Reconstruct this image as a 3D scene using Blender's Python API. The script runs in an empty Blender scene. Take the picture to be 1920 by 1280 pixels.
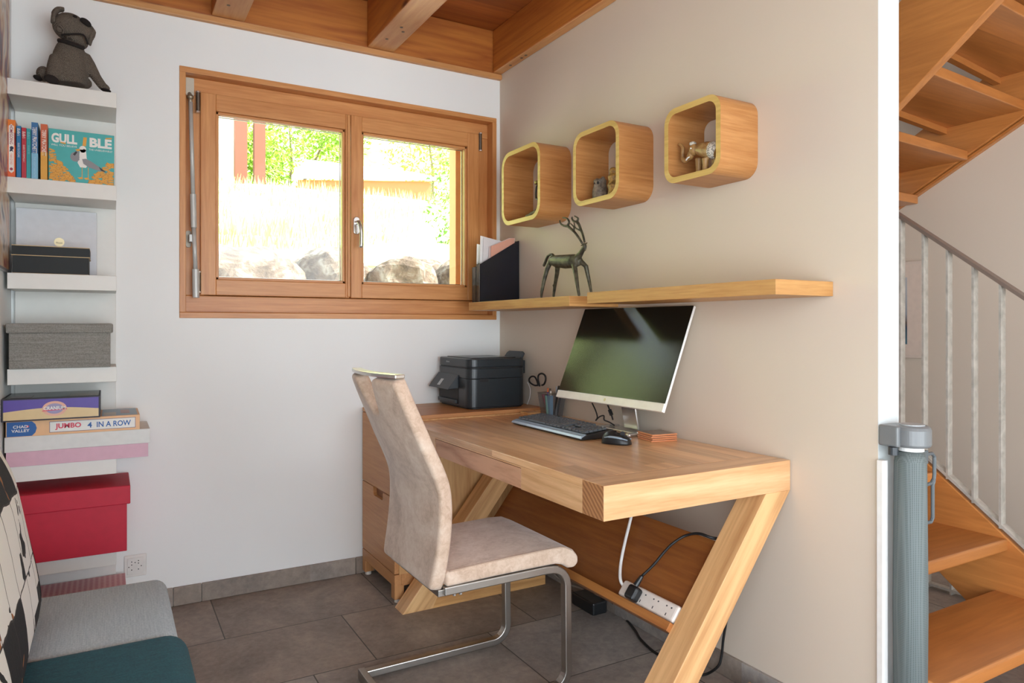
import bpy, bmesh, math, random
from mathutils import Vector, Matrix
from math import radians as R, sin, cos, pi
random.seed(7)
D = bpy.data
SC = bpy.context.scene
C = SC.collection

# ------------------------------------------------------------------ camera, light, exposure
CAM = Vector((-1.767, -3.212, 1.15)); FPX = 1318.0; AZ = R(60.19); HY = 612.6
cam = D.objects.new('camera', D.cameras.new('camera')); C.objects.link(cam)
cam.location = CAM; cam.rotation_euler = (pi/2, 0, AZ-pi/2)
cam.data.sensor_width = 36; cam.data.lens = FPX/1920*36
cam.data.shift_y = -(640-HY)/1920; cam.data.clip_start = .05
SC.camera = cam
SC.view_settings.view_transform = 'Standard'; SC.view_settings.look = 'None'
SC.view_settings.gamma = 1; SC.view_settings.exposure = 2.27; SC.view_settings.use_curve_mapping = False
SC.cycles.max_bounces = 8; SC.cycles.diffuse_bounces = 5; SC.cycles.glossy_bounces = 4
SC.cycles.transparent_max_bounces = 12; SC.cycles.caustics_reflective = False; SC.cycles.caustics_refractive = False
SC.cycles.sample_clamp_indirect = 6
W = D.worlds.new('sky'); SC.world = W; W.use_nodes = True
wn = W.node_tree.nodes; wl = W.node_tree.links
bg = wn['Background']; bg.inputs[1].default_value = 1.6
tcw = wn.new('ShaderNodeTexCoord'); sep = wn.new('ShaderNodeSeparateXYZ'); rmp = wn.new('ShaderNodeValToRGB')
wl.new(tcw.outputs['Generated'], sep.inputs[0]); wl.new(sep.outputs[2], rmp.inputs[0]); wl.new(rmp.outputs[0], bg.inputs[0])
rmp.color_ramp.elements[0].position = 0.0; rmp.color_ramp.elements[0].color = (.86, .94, 1.0, 1)
rmp.color_ramp.elements[1].position = .75; rmp.color_ramp.elements[1].color = (.70, .83, 1.0, 1)
sun = D.objects.new('sun', D.lights.new('sun', 'SUN')); C.objects.link(sun)
sun.data.energy = 7.0; sun.data.angle = R(1.5); sun.data.color = (1, .95, .86)
sun.rotation_euler = Vector((-.62, .10, -.78)).to_track_quat('-Z', 'Y').to_euler()
def portal(name, loc, size, direction, energy=None):
    l = D.lights.new(name, 'AREA'); l.shape = 'RECTANGLE'; l.size, l.size_y = size
    if energy is None: l.cycles.is_portal = True
    else: l.energy = energy
    o = D.objects.new(name, l); C.objects.link(o); o.location = loc
    o.rotation_euler = Vector(direction).to_track_quat('-Z', 'Z').to_euler(); return o
portal('garden_glazing_daylight', (-.6, -5.55, 1.25), (3.6, 2.2), (0, 1, 0))
portal('side_glazing_daylight', (-2.25, -4.15, 1.25), (2.4, 2.2), (1, 0, 0))
portal('small_window_daylight', (-.77, .28, 1.71), (1.45, 1.0), (0, -1, 0))

# ------------------------------------------------------------------ helpers
def at(ax, v, x, y):
    """the point of the photo's pixel (x, y) on the plane ax = v"""
    F = Vector((cos(AZ), sin(AZ), 0)); Rt = Vector((sin(AZ), -cos(AZ), 0))
    r = F + Rt*((x-960)/FPX) + Vector((0, 0, (HY-y)/FPX)); i = 'xyz'.index(ax)
    return CAM + r*((v-CAM[i])/r[i])
def lin(c):
    if isinstance(c, str): c = [int(c[i:i+2], 16)/255 for i in (0, 2, 4)]
    return tuple((x/12.92 if x <= .04045 else ((x+.055)/1.055)**2.4) for x in c[:3])+(1,)
class N:
    def __init__(s, name):
        s.m = D.materials.new(name); s.m.use_nodes = True; s.t = s.m.node_tree
        s.b = s.t.nodes['Principled BSDF']
    def n(s, typ, **kw):
        x = s.t.nodes.new('ShaderNode'+typ)
        for k, v in kw.items(): setattr(x, k, v)
        return x
    def l(s, a, b): s.t.links.new(a, b)
    def math(s, op, a, b=None, c=None):
        x = s.n('Math', operation=op)
        for i, v in enumerate((a, b, c)):
            if v is None: continue
            if isinstance(v, (int, float)): x.inputs[i].default_value = v
            else: s.l(v, x.inputs[i])
        return x.outputs[0]
    def mix(s, fac, a, b, blend='MIX'):
        x = s.n('Mix', data_type='RGBA', blend_type=blend)
        for i, v in ((0, fac), (6, a), (7, b)):
            if isinstance(v, (int, float, tuple)): x.inputs[i].default_value = v
            else: s.l(v, x.inputs[i])
        return x.outputs[2]
    def ramp(s, fac, stops):
        x = s.n('ValToRGB'); s.l(fac, x.inputs[0]); e = x.color_ramp.elements
        while len(e) < len(stops): e.new(.5)
        for i, (p, c) in enumerate(stops): e[i].position = p; e[i].color = c
        return x.outputs[0]
    rot = 0.0
    def coords(s, scale=(1, 1, 1), kind='Object'):
        t = s.n('TexCoord'); m = s.n('Mapping'); src = t.outputs[kind]
        if s.rot:
            m0 = s.n('Mapping'); m0.inputs['Rotation'].default_value = (0, s.rot, 0); s.l(src, m0.inputs[0]); src = m0.outputs[0]
        s.l(src, m.inputs[0]); m.inputs['Scale'].default_value = scale
        return m.outputs[0]
    def noise(s, vec, scale=5, detail=4, dist=0, rough=.5, w=None):
        x = s.n('TexNoise'); x.inputs['Scale'].default_value = scale; x.inputs['Detail'].default_value = detail
        x.inputs['Distortion'].default_value = dist; x.inputs['Roughness'].default_value = rough
        if w is not None: x.noise_dimensions = '4D'; s.l(w, x.inputs['W'])
        if vec is not None: s.l(vec, x.inputs['Vector'])
        return x.outputs[0]
    def bump(s, h, strength=.2, dist=.01):
        x = s.n('Bump'); x.inputs['Strength'].default_value = strength; x.inputs['Distance'].default_value = dist
        s.l(h, x.inputs['Height']); s.l(x.outputs[0], s.b.inputs['Normal'])
    def set(s, col=None, rough=None, metal=None, **kw):
        if col is not None:
            if isinstance(col, (tuple, list)): s.b.inputs['Base Color'].default_value = col
            else: s.l(col, s.b.inputs['Base Color'])
        if rough is not None: s.b.inputs['Roughness'].default_value = rough
        if metal is not None: s.b.inputs['Metallic'].default_value = metal
        for k, v in kw.items(): s.b.inputs[k.replace('_', ' ')].default_value = v
        return s
MC = {}
def plain(name, col, rough=.5, metal=0, grain=0.0, **kw):
    if name in MC: return MC[name]
    s = N(name); c = lin(col); v = s.coords()
    nz = s.noise(v, 35, 3)
    k = .08+grain
    s.set(s.mix(nz, tuple(x*(1-k) for x in c[:3])+(1,), tuple(min(1, x*(1+k)) for x in c[:3])+(1,)), rough, metal, **kw)
    MC[name] = s.m; return s.m
def wood(name, dark, light, axis='x', rough=.42, knots=False, stave=None, across=26, along=1.6, contrast=1.0, coat=0, tilt=0.0):
    """grain runs along the axis; stave = (width, axis across) shades glued boards differently"""
    key = name+axis+(stave[1] if stave else '')
    if key in MC: return MC[key]
    s = N(name+'_'+axis); s.rot = tilt; sc = [across]*3; sc['xyz'.index(axis)] = along
    oi = s.n('ObjectInfo'); w = s.math('MULTIPLY', oi.outputs['Random'], 40.0)
    if stave:
        sp = s.n('SeparateXYZ'); s.l(s.coords(), sp.inputs[0])
        cell = s.math('FLOOR', s.math('DIVIDE', sp.outputs['xyz'.index(stave[1])], stave[0]))
        if len(stave) > 2:
            off = s.math('MULTIPLY', cell, .37)
            c2 = s.math('FLOOR', s.math('ADD', s.math('DIVIDE', sp.outputs['xyz'.index(axis)], stave[2]), off))
            cell = s.math('ADD', cell, s.math('MULTIPLY', c2, 17.3))
        wn_ = s.n('TexWhiteNoise', noise_dimensions='2D'); cb = s.n('CombineXYZ'); s.l(cell, cb.inputs[0]); s.l(oi.outputs['Random'], cb.inputs[1]); s.l(cb.outputs[0], wn_.inputs['Vector'])
        rnd = wn_.outputs[0]; w = s.math('ADD', w, s.math('MULTIPLY', rnd, 23.0))
    v = s.coords(sc)
    big = s.noise(v, .22, 3, 1.2, .55, w)
    wave = s.math('FRACT', s.math('MULTIPLY', big, 7.0))
    wave = s.math('ABSOLUTE', s.math('SUBTRACT', wave, .5))
    sf = [x*5 for x in sc]; sf['xyz'.index(axis)] = along*5
    fine = s.noise(s.coords(sf), .9, 3, 0, .6, w)
    f = s.math('ADD', s.math('MULTIPLY', wave, .75*contrast), s.math('MULTIPLY', fine, .75))
    col = s.ramp(f, [(.22, lin(dark)), (.75, lin(light))])
    if stave:
        br = s.math('ADD', .86, s.math('MULTIPLY', rnd, .24))
        cc = s.n('CombineXYZ'); [s.l(br, cc.inputs[i]) for i in range(3)]
        col = s.mix(1.0, col, cc.outputs[0], 'MULTIPLY')
    if knots:
        ks = [5.5]*3; ks['xyz'.index(axis)] = 1.9
        vo = s.n('TexVoronoi', voronoi_dimensions='4D'); s.l(s.coords(ks), vo.inputs['Vector']); s.l(w, vo.inputs['W']); vo.inputs['Scale'].default_value = 1.25
        kf = s.ramp(vo.outputs['Distance'], [(.05, (1, 1, 1, 1)), (.14, (0, 0, 0, 1))])
        col = s.mix(kf, col, lin('5a2a10'))
    s.set(col, rough)
    if coat: s.b.inputs['Coat Weight'].default_value = coat; s.b.inputs['Coat Roughness'].default_value = .25
    s.bump(fine, .12, .002)
    MC[key] = s.m; return s.m

class MB:
    """collects boxes, prisms and tubes in world coordinates into ONE mesh object"""
    def __init__(s): s.v = []; s.f = []; s.mi = []; s.mats = []
    def m(s, mat):
        if mat not in s.mats: s.mats.append(mat)
        s.cur = s.mats.index(mat); return s
    def add(s, vs, fs):
        o = len(s.v); s.v += [Vector(p) for p in vs]; s.f += [tuple(o+i for i in f) for f in fs]
        s.mi += [getattr(s, 'cur', 0)]*len(fs); return s
    def box(s, a, b, M=None):
        (x0, x1), (y0, y1), (z0, z1) = [(min(p, q), max(p, q)) for p, q in zip(a, b)]
        vs = [Vector(p) for p in ((x0, y0, z0), (x1, y0, z0), (x1, y1, z0), (x0, y1, z0), (x0, y0, z1), (x1, y0, z1), (x1, y1, z1), (x0, y1, z1))]
        if M: vs = [M @ p for p in vs]
        return s.add(vs, [(3, 2, 1, 0), (4, 5, 6, 7), (0, 1, 5, 4), (1, 2, 6, 5), (2, 3, 7, 6), (3, 0, 4, 7)])
    def prism(s, pts, ax, lo, hi):
        """polygon (2-D, in the two other axes in xyz order) extruded along ax"""
        i = 'xyz'.index(ax); mk = lambda p, t: Vector([*p[:i], t, *p[i:]])
        n = len(pts); vs = [mk(tuple(p), lo) for p in pts]+[mk(tuple(p), hi) for p in pts]
        fs = [tuple(range(n))[::-1], tuple(range(n, 2*n))]+[(k, (k+1) % n, n+(k+1) % n, n+k) for k in range(n)]
        return s.add(vs, fs)
    def tube(s, pts, r, n=10, cap=True, flat=1.0):
        pts = [Vector(p) for p in pts]; m = len(pts); rs = r if isinstance(r, (list, tuple)) else [r]*m
        T = [(pts[min(i+1, m-1)]-pts[max(i-1, 0)]).normalized() for i in range(m)]
        up = Vector((0, 0, 1)) if abs(T[0].z) < .9 else Vector((0, 1, 0))
        u = T[0].cross(up).normalized(); vs = []
        for i in range(m):
            u = (u-T[i]*u.dot(T[i])).normalized(); w = T[i].cross(u)
            vs += [pts[i]+u*(rs[i]*cos(2*pi*k/n))+w*(rs[i]*flat*sin(2*pi*k/n)) for k in range(n)]
        fs = [(i*n+k, i*n+(k+1) % n, (i+1)*n+(k+1) % n, (i+1)*n+k) for i in range(m-1) for k in range(n)]
        if cap: fs += [tuple(range(n))[::-1], tuple(range((m-1)*n, m*n))]
        return s.add(vs, fs)
    def rect_tube(s, pts, w, h, side):
        """square bar of section w (along side) by h swept along pts"""
        pts = [Vector(p) for p in pts]; m = len(pts); side = Vector(side).normalized(); vs = []
        for i in range(m):
            T = (pts[min(i+1, m-1)]-pts[max(i-1, 0)]).normalized(); n = T.cross(side).normalized()
            k = 1.0
            if 0 < i < m-1: k = 1/max(.3, abs(T.dot((pts[i+1]-pts[i]).normalized())))
            vs += [pts[i]+side*(a*w/2)+n*(b*h/2*k) for a, b in ((-1, -1), (1, -1), (1, 1), (-1, 1))]
        fs = [(i*4+j, i*4+(j+1) % 4, (i+1)*4+(j+1) % 4, (i+1)*4+j) for i in range(m-1) for j in range(4)]
        return s.add(vs, fs+[(3, 2, 1, 0), tuple(range((m-1)*4, m*4))])
    def ball(s, c, r, M=None, nu=16, nv=10):
        c = Vector(c); r = Vector(r) if not isinstance(r, (int, float)) else Vector((r, r, r)); vs = []; fs = []
        for j in range(1, nv):
            for k in range(nu):
                p = Vector((r.x*sin(pi*j/nv)*cos(2*pi*k/nu), r.y*sin(pi*j/nv)*sin(2*pi*k/nu), r.z*cos(pi*j/nv)))
                vs.append(c+(M @ p if M else p))
        e = Vector((0, 0, r.z)); e = M @ e if M else e
        vs += [c+e, c-e]; T = len(vs)-2
        for j in range(nv-2):
            fs += [(j*nu+k, (j+1)*nu+k, (j+1)*nu+(k+1) % nu, j*nu+(k+1) % nu) for k in range(nu)]
        fs += [(T, k, (k+1) % nu) for k in range(nu)]+[(T+1, (nv-2)*nu+(k+1) % nu, (nv-2)*nu+k) for k in range(nu)]
        return s.add(vs, fs)
    def lathe(s, c, prof, n=24):
        """profile of (radius, z) about a vertical axis at c"""
        c = Vector(c); vs = [c+Vector((r*cos(2*pi*k/n), r*sin(2*pi*k/n), z)) for r, z in prof for k in range(n)]; m = len(prof)
        fs = [(i*n+k, i*n+(k+1) % n, (i+1)*n+(k+1) % n, (i+1)*n+k) for i in range(m-1) for k in range(n)]
        return s.add(vs, fs+[tuple(range(n))[::-1], tuple(range((m-1)*n, m*n))])
    def build(s, name, mat=None, parent=None, bevel=0, seg=2, smooth=False, sub=0, label=None):
        if mat is not None and not s.mats: s.mats = [mat]
        org = parent['_o'] if parent is not None and '_o' in parent.keys() else (0, 0, 0)
        org = Vector(org)
        if parent is None:
            xs = [min(p[i] for p in s.v) for i in range(3)]; xe = [max(p[i] for p in s.v) for i in range(3)]
            org = Vector(((xs[0]+xe[0])/2, (xs[1]+xe[1])/2, xs[2]))
        me = D.meshes.new(name); me.from_pydata([p-org for p in s.v], [], s.f)
        for m_ in s.mats: me.materials.append(m_)
        me.polygons.foreach_set('material_index', s.mi)
        b = bmesh.new(); b.from_mesh(me); bmesh.ops.recalc_face_normals(b, faces=b.faces[:]); b.to_mesh(me); b.free()
        o = D.objects.new(name, me); C.objects.link(o)
        if parent is None: o.location = org
        else:
            o.parent = parent
            if '_o' not in parent.keys(): pass
            o['_o'] = tuple(org)
        if smooth:
            for p in me.polygons: p.use_smooth = True
        if bevel:
            x = o.modifiers.new('bevel', 'BEVEL'); x.width = bevel; x.segments = seg; x.limit_method = 'ANGLE'; x.angle_limit = R(35)
        if sub: x = o.modifiers.new('subdivision', 'SUBSURF'); x.levels = x.render_levels = sub
        if label: o['label'] = label
        if parent is None: o['_o'] = tuple(org)
        return o
def tag(o, label, cat, group=None, kind=None):
    o['label'] = label; o['category'] = cat
    if group: o['group'] = group
    if kind: o['kind'] = kind
    return o
def thing(name, loc, label, cat, group=None, rz=0, local=False):
    o = D.objects.new(name, None); C.objects.link(o); o.location = loc; o.rotation_euler = (0, 0, rz); o.empty_display_size = .05
    o['_o'] = (0.0, 0.0, 0.0) if (local or rz) else tuple(loc)
    return tag(o, label, cat, group)
def struct(o): o['kind'] = 'structure'; return o
def organic(o, voxel=.004, it=6, fac=.6):
    m = o.modifiers.new('remesh', 'REMESH'); m.mode = 'VOXEL'; m.voxel_size = voxel; m.use_smooth_shade = True
    s = o.modifiers.new('smooth', 'SMOOTH'); s.factor = fac; s.iterations = it; return o
def text(name, body, w, h, c, right, up, mat, parent, bold=0.0, depth=.0006, shear=0.0):
    """lettering centred at c, stretched to w x h"""
    cu = D.curves.new(name, 'FONT'); cu.body = body; cu.size = 1; cu.align_x = 'CENTER'; cu.align_y = 'CENTER'; cu.offset = bold; cu.resolution_u = 3; cu.shear = shear
    t = D.objects.new(name, cu); C.objects.link(t); bpy.context.view_layer.update()
    me = D.meshes.new_from_object(t.evaluated_get(bpy.context.evaluated_depsgraph_get())); D.objects.remove(t)
    vs = [v.co.copy() for v in me.vertices]
    if not vs: return None
    lo = [min(v[i] for v in vs) for i in (0, 1)]; hi = [max(v[i] for v in vs) for i in (0, 1)]
    right = Vector(right).normalized(); up = Vector(up).normalized(); n = right.cross(up); org = Vector(parent['_o'])
    for v in me.vertices:
        a = (v.co.x-(lo[0]+hi[0])/2)/(hi[0]-lo[0])*w; b = (v.co.y-(lo[1]+hi[1])/2)/(hi[1]-lo[1])*h
        v.co = Vector(c)+right*a+up*b+n*depth-org
    me.materials.clear(); me.materials.append(mat)
    o = D.objects.new(name, me); C.objects.link(o); o.parent = parent; o['_o'] = tuple(org); return o
def patch(m, pts, c, right, up, depth=.0004):
    """flat polygon print, points (a, b) in metres about c"""
    right = Vector(right).normalized(); up = Vector(up).normalized(); n = right.cross(up)
    m.add([Vector(c)+right*a+up*b+n*depth for a, b in pts], [tuple(range(len(pts)))]); return m
def ell(a, b, rx, ry, n=24): return [(a+rx*cos(2*pi*k/n), b+ry*sin(2*pi*k/n)) for k in range(n)]
def rrect(x0, x1, y0, y1, r, n=8):
    pts = []
    for cx, cy, a0 in ((x1-r, y1-r, 0), (x0+r, y1-r, 90), (x0+r, y0+r, 180), (x1-r, y0+r, 270)):
        pts += [(cx+r*cos(R(a0+90*k/n)), cy+r*sin(R(a0+90*k/n))) for k in range(n+1)]
    return pts
def arc(c, r, a0, a1, n=8): return [(c[0]+r*cos(R(a0+(a1-a0)*k/n)), c[1]+r*sin(R(a0+(a1-a0)*k/n))) for k in range(n+1)]
def smooth_path(pts, n=6):
    pts = [Vector(p) for p in pts]; P = [pts[0]*2-pts[1]]+pts+[pts[-1]*2-pts[-2]]; out = []
    for i in range(1, len(P)-2):
        for k in range(n):
            t = k/n; a, b, c, d = P[i-1], P[i], P[i+1], P[i+2]
            out.append(.5*((2*b)+(c-a)*t+(2*a-5*b+4*c-d)*t*t+(3*b-a-3*c+d)*t**3))
    return out+[pts[-1]]
X, Y, Z = Vector((1, 0, 0)), Vector((0, 1, 0)), Vector((0, 0, 1))

# ------------------------------------------------------------------ materials
def paint(name, col, bumpy=.06):
    s = N(name); v = s.coords(); nz = s.noise(v, 90, 4); big = s.noise(v, 1.6, 2)
    c = lin(col); s.set(s.mix(big, tuple(x*.975 for x in c[:3])+(1,), c), .75); s.bump(nz, bumpy, .004); MC[name] = s.m; return s.m
PW = paint('white_wall_paint', 'f1f3f2'); PB = paint('beige_wall_paint', 'd3c5b4')
WW = plain('white_lacquer', 'd0d6d6', .5)
FIR = dict(dark='b06a34', light='d59359')
def fir(ax): return wood('fir_window_wood', 'bc7a42', 'da9d62', ax, .4, contrast=.6)
def beamw(ax): return wood('pine_beam_wood', '99511f', 'bd7531', ax, .5, knots=True, across=14, along=1.1)
def beamp(ax): return wood('smooth_beam_wood', 'b97b45', 'd09a62', ax, .45, across=18, contrast=.7)
def board(ax, st): return wood('ceiling_board_wood', '86441c', 'a65e27', ax, .5, knots=True, across=14, along=1.1, stave=(.14, st))
def oak(ax, st=None): return wood('desk_oak', 'c99462', 'ecc08f', ax, .30, across=24, stave=(.085, st, .9) if st else None, coat=.35)
def oakl(ax): return wood('light_oak', 'c08a52', 'e2b67e', ax, .4, across=20)
def oakd(ax, st=None): return wood('veneered_oak', 'b07848', 'c9935f', ax, .42, across=30, stave=(.1, st) if st else None, contrast=.6)
def cube_w(ax): return wood('shelf_veneer', 'b07c45', 'd2a366', ax, .42, across=34, along=2.2, contrast=.5)
def beech(ax, st=None): return wood('stair_beech', 'a96a35', 'c37f42', ax, .34, across=20, stave=(.09, st) if st else None, contrast=.7, coat=.2)
STEEL = plain('brushed_steel', 'aea9a2', .34, 1.0); CHROME = plain('satin_chrome', 'd8d6d2', .25, .85)
GALV = N('galvanised_steel')
_v = GALV.coords(); GALV.set(GALV.ramp(GALV.noise(_v, 30, 5, .5), [(.3, lin('aaa79e')), (.7, lin('ccc8bf'))]), .5, .3); GALV = GALV.m
BLK = plain('black_plastic', '1c1e20', .38); DKG = plain('charcoal_plastic', '33383c', .42); RUB = plain('black_rubber', '101011', .55)
GRYP = plain('grey_plastic', '7d8386', .4); WPL = plain('white_plastic', 'e8e6e2', .35); CRM = plain('cream_plastic', 'e9e0d6', .4)
def fabric(name, c1, c2, sc=260, bump=.5, rough=.9, aniso=None):
    s = N(name); v = s.coords((sc, sc, sc)); a = s.noise(v, 1.0, 2); b = s.noise(s.coords(aniso or (sc*.1, sc*.8, sc*.8)), 1, 2)
    f = s.math('ADD', s.math('MULTIPLY', a, .6), s.math('MULTIPLY', b, .4))
    s.set(s.ramp(f, [(.35, lin(c1)), (.65, lin(c2))]), rough); s.bump(f, bump, .002); MC[name] = s.m; return s.m
# floor of grey slate tiles, 65 x 43 cm in a running bond
def slate(name, tiles=True):
    s = N(name); v = s.coords(); sp = s.n('SeparateXYZ'); s.l(v, sp.inputs[0])
    row = s.math('FLOOR', s.math('DIVIDE', s.math('ADD', sp.outputs[1], .01), .43))
    u = s.math('DIVIDE', s.math('ADD', s.math('ADD', sp.outputs[0], 1.18), s.math('MULTIPLY', row, -.217)), .65)
    fu = s.math('FRACT', u); fv = s.math('FRACT', s.math('DIVIDE', s.math('ADD', sp.outputs[1], .01), .43))
    eu = s.math('MULTIPLY', s.math('MINIMUM', fu, s.math('SUBTRACT', 1.0, fu)), .65)
    ev = s.math('MULTIPLY', s.math('MINIMUM', fv, s.math('SUBTRACT', 1.0, fv)), .43)
    e = s.math('MINIMUM', eu, ev); g = s.math('LESS_THAN', e, .0022)
    cb = s.n('CombineXYZ'); s.l(row, cb.inputs[0]); s.l(s.math('FLOOR', u), cb.inputs[1])
    wn_ = s.n('TexWhiteNoise', noise_dimensions='2D'); s.l(cb.outputs[0], wn_.inputs['Vector']); rnd = wn_.outputs[0]
    w = s.math('MULTIPLY', rnd, 31.0)
    n1 = s.noise(v, 3.2, 8, 1.2, .62, w); n2 = s.noise(v, 38, 5, .4, .7, w)
    f = s.math('ADD', s.math('MULTIPLY', n1, .65), s.math('MULTIPLY', n2, .4))
    c = s.ramp(f, [(.30, lin('6c655f')), (.5, lin('948c85')), (.62, lin('aaa096')), (.75, lin('bdb5ad'))])
    tint = s.ramp(rnd, [(0, (.74, .69, .65, 1)), (.35, (.86, .80, .75, 1)), (.6, (.95, .93, .92, 1)), (1, (1.04, 1.07, 1.1, 1))])
    c = s.mix(1.0, c, tint, 'MULTIPLY'); c = s.mix(g, c, lin('4b4744')) if tiles else c
    s.set(c, .5); h = s.math('SUBTRACT', f, s.math('MULTIPLY', g, .6)) if tiles else f; s.bump(h, .5, .006); MC[name] = s.m; return s.m
SL = slate('slate_floor_tiles'); SLB = slate('slate_skirting', False)

# ------------------------------------------------------------------ the room
XL, XR = -2.085, 2.0; YB = -5.6; ZC = 2.675
m = MB(); m.box((XL-.3, YB-.2, -.1), (XR+.3, .3, 0)); struct(m.build('floor', SL)).location
fl = D.objects['floor']
for v in fl.data.vertices: v.co += fl.location
fl.location = (0, 0, 0)
WX0, WX1, WZ0, WZ1 = -1.515, -.022, 1.187, 2.232
m = MB().m(PW)
m.box((XL-.3, 0, 0), (WX0, .3, 5)); m.box((WX1, 0, 0), (XR+.3, .3, 5)); m.box((WX0, 0, 0), (WX1, .3, WZ0)); m.box((WX0, 0, WZ1), (WX1, .3, 5))
struct(m.build('wall_back', PW))
m = MB(); m.box((XL-.2, -2.95, 0), (XL, 0, 3.0)); m.box((XL-.2, YB, 0), (XL, -5.35, 3.0)); m.box((XL-.2, -5.35, 2.1), (XL, -2.95, 3.0)); m.box((XL-.2, -5.35, 0), (XL, -2.95, .1)); struct(m.build('wall_left', PW))
m = MB().m(PB).box((0, -2.078, 0), (.091, 0, 5))
o = m.build('wall_right', PB); struct(o)
m = MB().box((0.0005, -2.0795, 0), (.0905, -2.0775, 2.9)); struct(m.build('trim_1', WW))
m = MB().box((XR, YB, 0), (XR+.2, 0, 5)); struct(m.build('wall_stairwell', PB))
m = MB()  # rear wall with the wide garden glazing
m.box((XL-.2, YB-.2, 0), (-2.4+.0, YB, 5)); m.box((1.2, YB-.2, 0), (XR+.2, YB, 5)); m.box((XL-.2, YB-.2, 2.15), (XR+.2, YB, 5)); m.box((XL-.2, YB-.2, 0), (XR+.2, YB, .1))
struct(m.build('wall_rear', PW))
m = MB().m(board('x', 'y')); m.box((XL-.2, YB, ZC), (.091, .3, ZC+.2)); m.box((.091, YB, ZC), (XR+.2, -2.3, ZC+.2))
o = m.build('ceiling'); struct(o)
m = MB().box((.091, -2.3, 4.8), (XR+.2, .3, 4.95)); m.box((.091, -2.35, ZC+.2), (XR+.2, -2.3, 4.95)); struct(m.build('ceiling_stairwell', PW))
# ceiling beams and wall plate
m = MB().m(beamw('x')).box((XL, -.02, 2.456), (0, -.001, ZC)); tag(m.build('wall_plate_board', bevel=.003), 'long knotty pine board above the window wall, under the ceiling', 'beam')
m = MB().m(beamp('x')).box((XL, -.026, 2.43), (0, -.001, 2.456)); struct(m.build('trim_2', bevel=.003))
def beam(x0, x1, label, y1=-.022):
    m = MB().m(beamw('y')).box((x0, -5.4, 2.457), (x1, y1, ZC))
    o = m.build('ceiling_beam', bevel=.006); o.data.materials.append(beamp('y'))
    for p in o.data.polygons:
        if p.normal.z < -.9: p.material_index = 1
    for yy in (-.22, -.31, -.26):
        pass
    q = MB()
    for k, yy in enumerate((-.16, -.27, -.31)):
        q.lathe(((x0+x1)/2+(-.018, .018, -.005)[k] if x1-x0 > .1 else (x0+x1)/2, yy, 2.4565), [(.007, -.0008), (.007, .001)], 12)
    q.build('wooden_plug', plain('dark_plug', '6a5a48', .6), o)
    return tag(o, label, 'beam', 'pine ceiling beams')
beam(-.721, -.59, 'thick pine ceiling beam above the window, nearest the room corner')
beam(-1.395, -1.262, 'pine ceiling beam at the top left, cut off by the photo edge')
beam(-.054, -.001, 'slim cracked pine beam running along the top of the beige wall')
# slate skirting
def skirting(name, a, b): struct(MB().m(SLB).box(a, b).build(name, bevel=.002))
for k, (x0, x1) in enumerate(((XL, -1.54), (-1.538, -1.432), (-1.43, -.772), (-.77, -.12), (-.118, -.001))): skirting('baseboard_back', (x0, -.012, 0), (x1, 0, .076))
for y0, y1 in ((-.64, -.012), (-1.29, -.642), (-1.94, -1.292), (-2.078, -1.942)): skirting('baseboard_right', (-.012, y0, 0), (0, y1, .076))

# ------------------------------------------------------------------ window
m = MB().m(fir('x'))
cw = .024
m.box((WX0, -.006, WZ1-cw), (WX1, .3, WZ1)); m.box((WX0, -.006, WZ0), (WX1, .3, WZ0+cw))
m.m(fir('z')); m.box((WX0, -.006, WZ0+cw), (WX0+cw, .3, WZ1-cw)); m.box((WX1-cw, -.006, WZ0+cw), (WX1, .3, WZ1-cw))
win = struct(m.build('window_1', bevel=.002))
fx0, fx1, fz0, fz1 = WX0+cw, WX1-cw, WZ0+cw, WZ1-cw
m = MB().m(fir('x')); m.box((fx0, .05, fz1-.075), (fx1, .12, fz1)); m.box((fx0, .05, fz0), (fx1, .12, fz0+.072)); m.box((fx0, .0855, fz0+.072), (fx1, .12, fz0+.100)); m.box((fx0, .0855, fz1-.10), (fx1, .12, fz1-.075))
m.m(fir('z')); m.box((fx0, .05, fz0+.072), (fx0+.075, .12, fz1-.075)); m.box((fx1-.075, .05, fz0+.072), (fx1, .12, fz1-.075))
m.build('window_frame', None, win, bevel=.003)
def sash(x0, x1, z0, z1, gx0, gx1, gz0, gz1, rr=None):
    m = MB().m(fir('x')); m.box((gx0, .03, gz1), (gx1, .085, z1)); m.box((gx0, .03, z0), (gx1, .085, gz0))
    m.m(fir('z')); m.box((x0, .03, z0), (gx0, .085, z1)); m.box((gx1, .03, z0), (x1, .085, z1))
    s = m.build('sash', None, win, bevel=.0025)
    m = MB().m(fir('x')); t = .012
    m.box((gx0, .042, gz1-t), (gx1, .07, gz1)); m.box((gx0, .042, gz0), (gx1, .07, gz0+t)); m.m(fir('z')).box((gx0, .042, gz0), (gx0+t, .07, gz1)); m.box((gx1-t, .042, gz0), (gx1, .07, gz1))
    m.build('glazing_bead', None, s, bevel=.002)
    m = MB(); t2 = .014
    m.box((gx0+t, .075, gz1-t2-.002), (gx1-t, .08, gz1-t)); m.box((gx0+t, .075, gz0+t), (gx1-t, .08, gz0+t2+.002)); m.box((gx0+t, .075, gz0+t2), (gx0+t+.004, .08, gz1-t2)); m.box((gx1-t-.004, .075, gz0+t2), (gx1-t, .08, gz1-t2))
    m.build('glass_spacer', STEEL, s)
    g = MB(); g.box((gx0+.004, .071, gz0+.004), (gx1-.004, .074, gz1-.004)); g.build('pane', GLASS, s)
    return s
gs = N('window_glass'); gs.t.nodes.remove(gs.b); out = gs.t.nodes['Material Output']
tr = gs.n('BsdfTransparent'); tr.inputs[0].default_value = (.96, .98, .97, 1); gl = gs.n('BsdfGlossy'); gl.inputs['Roughness'].default_value = .02
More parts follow.
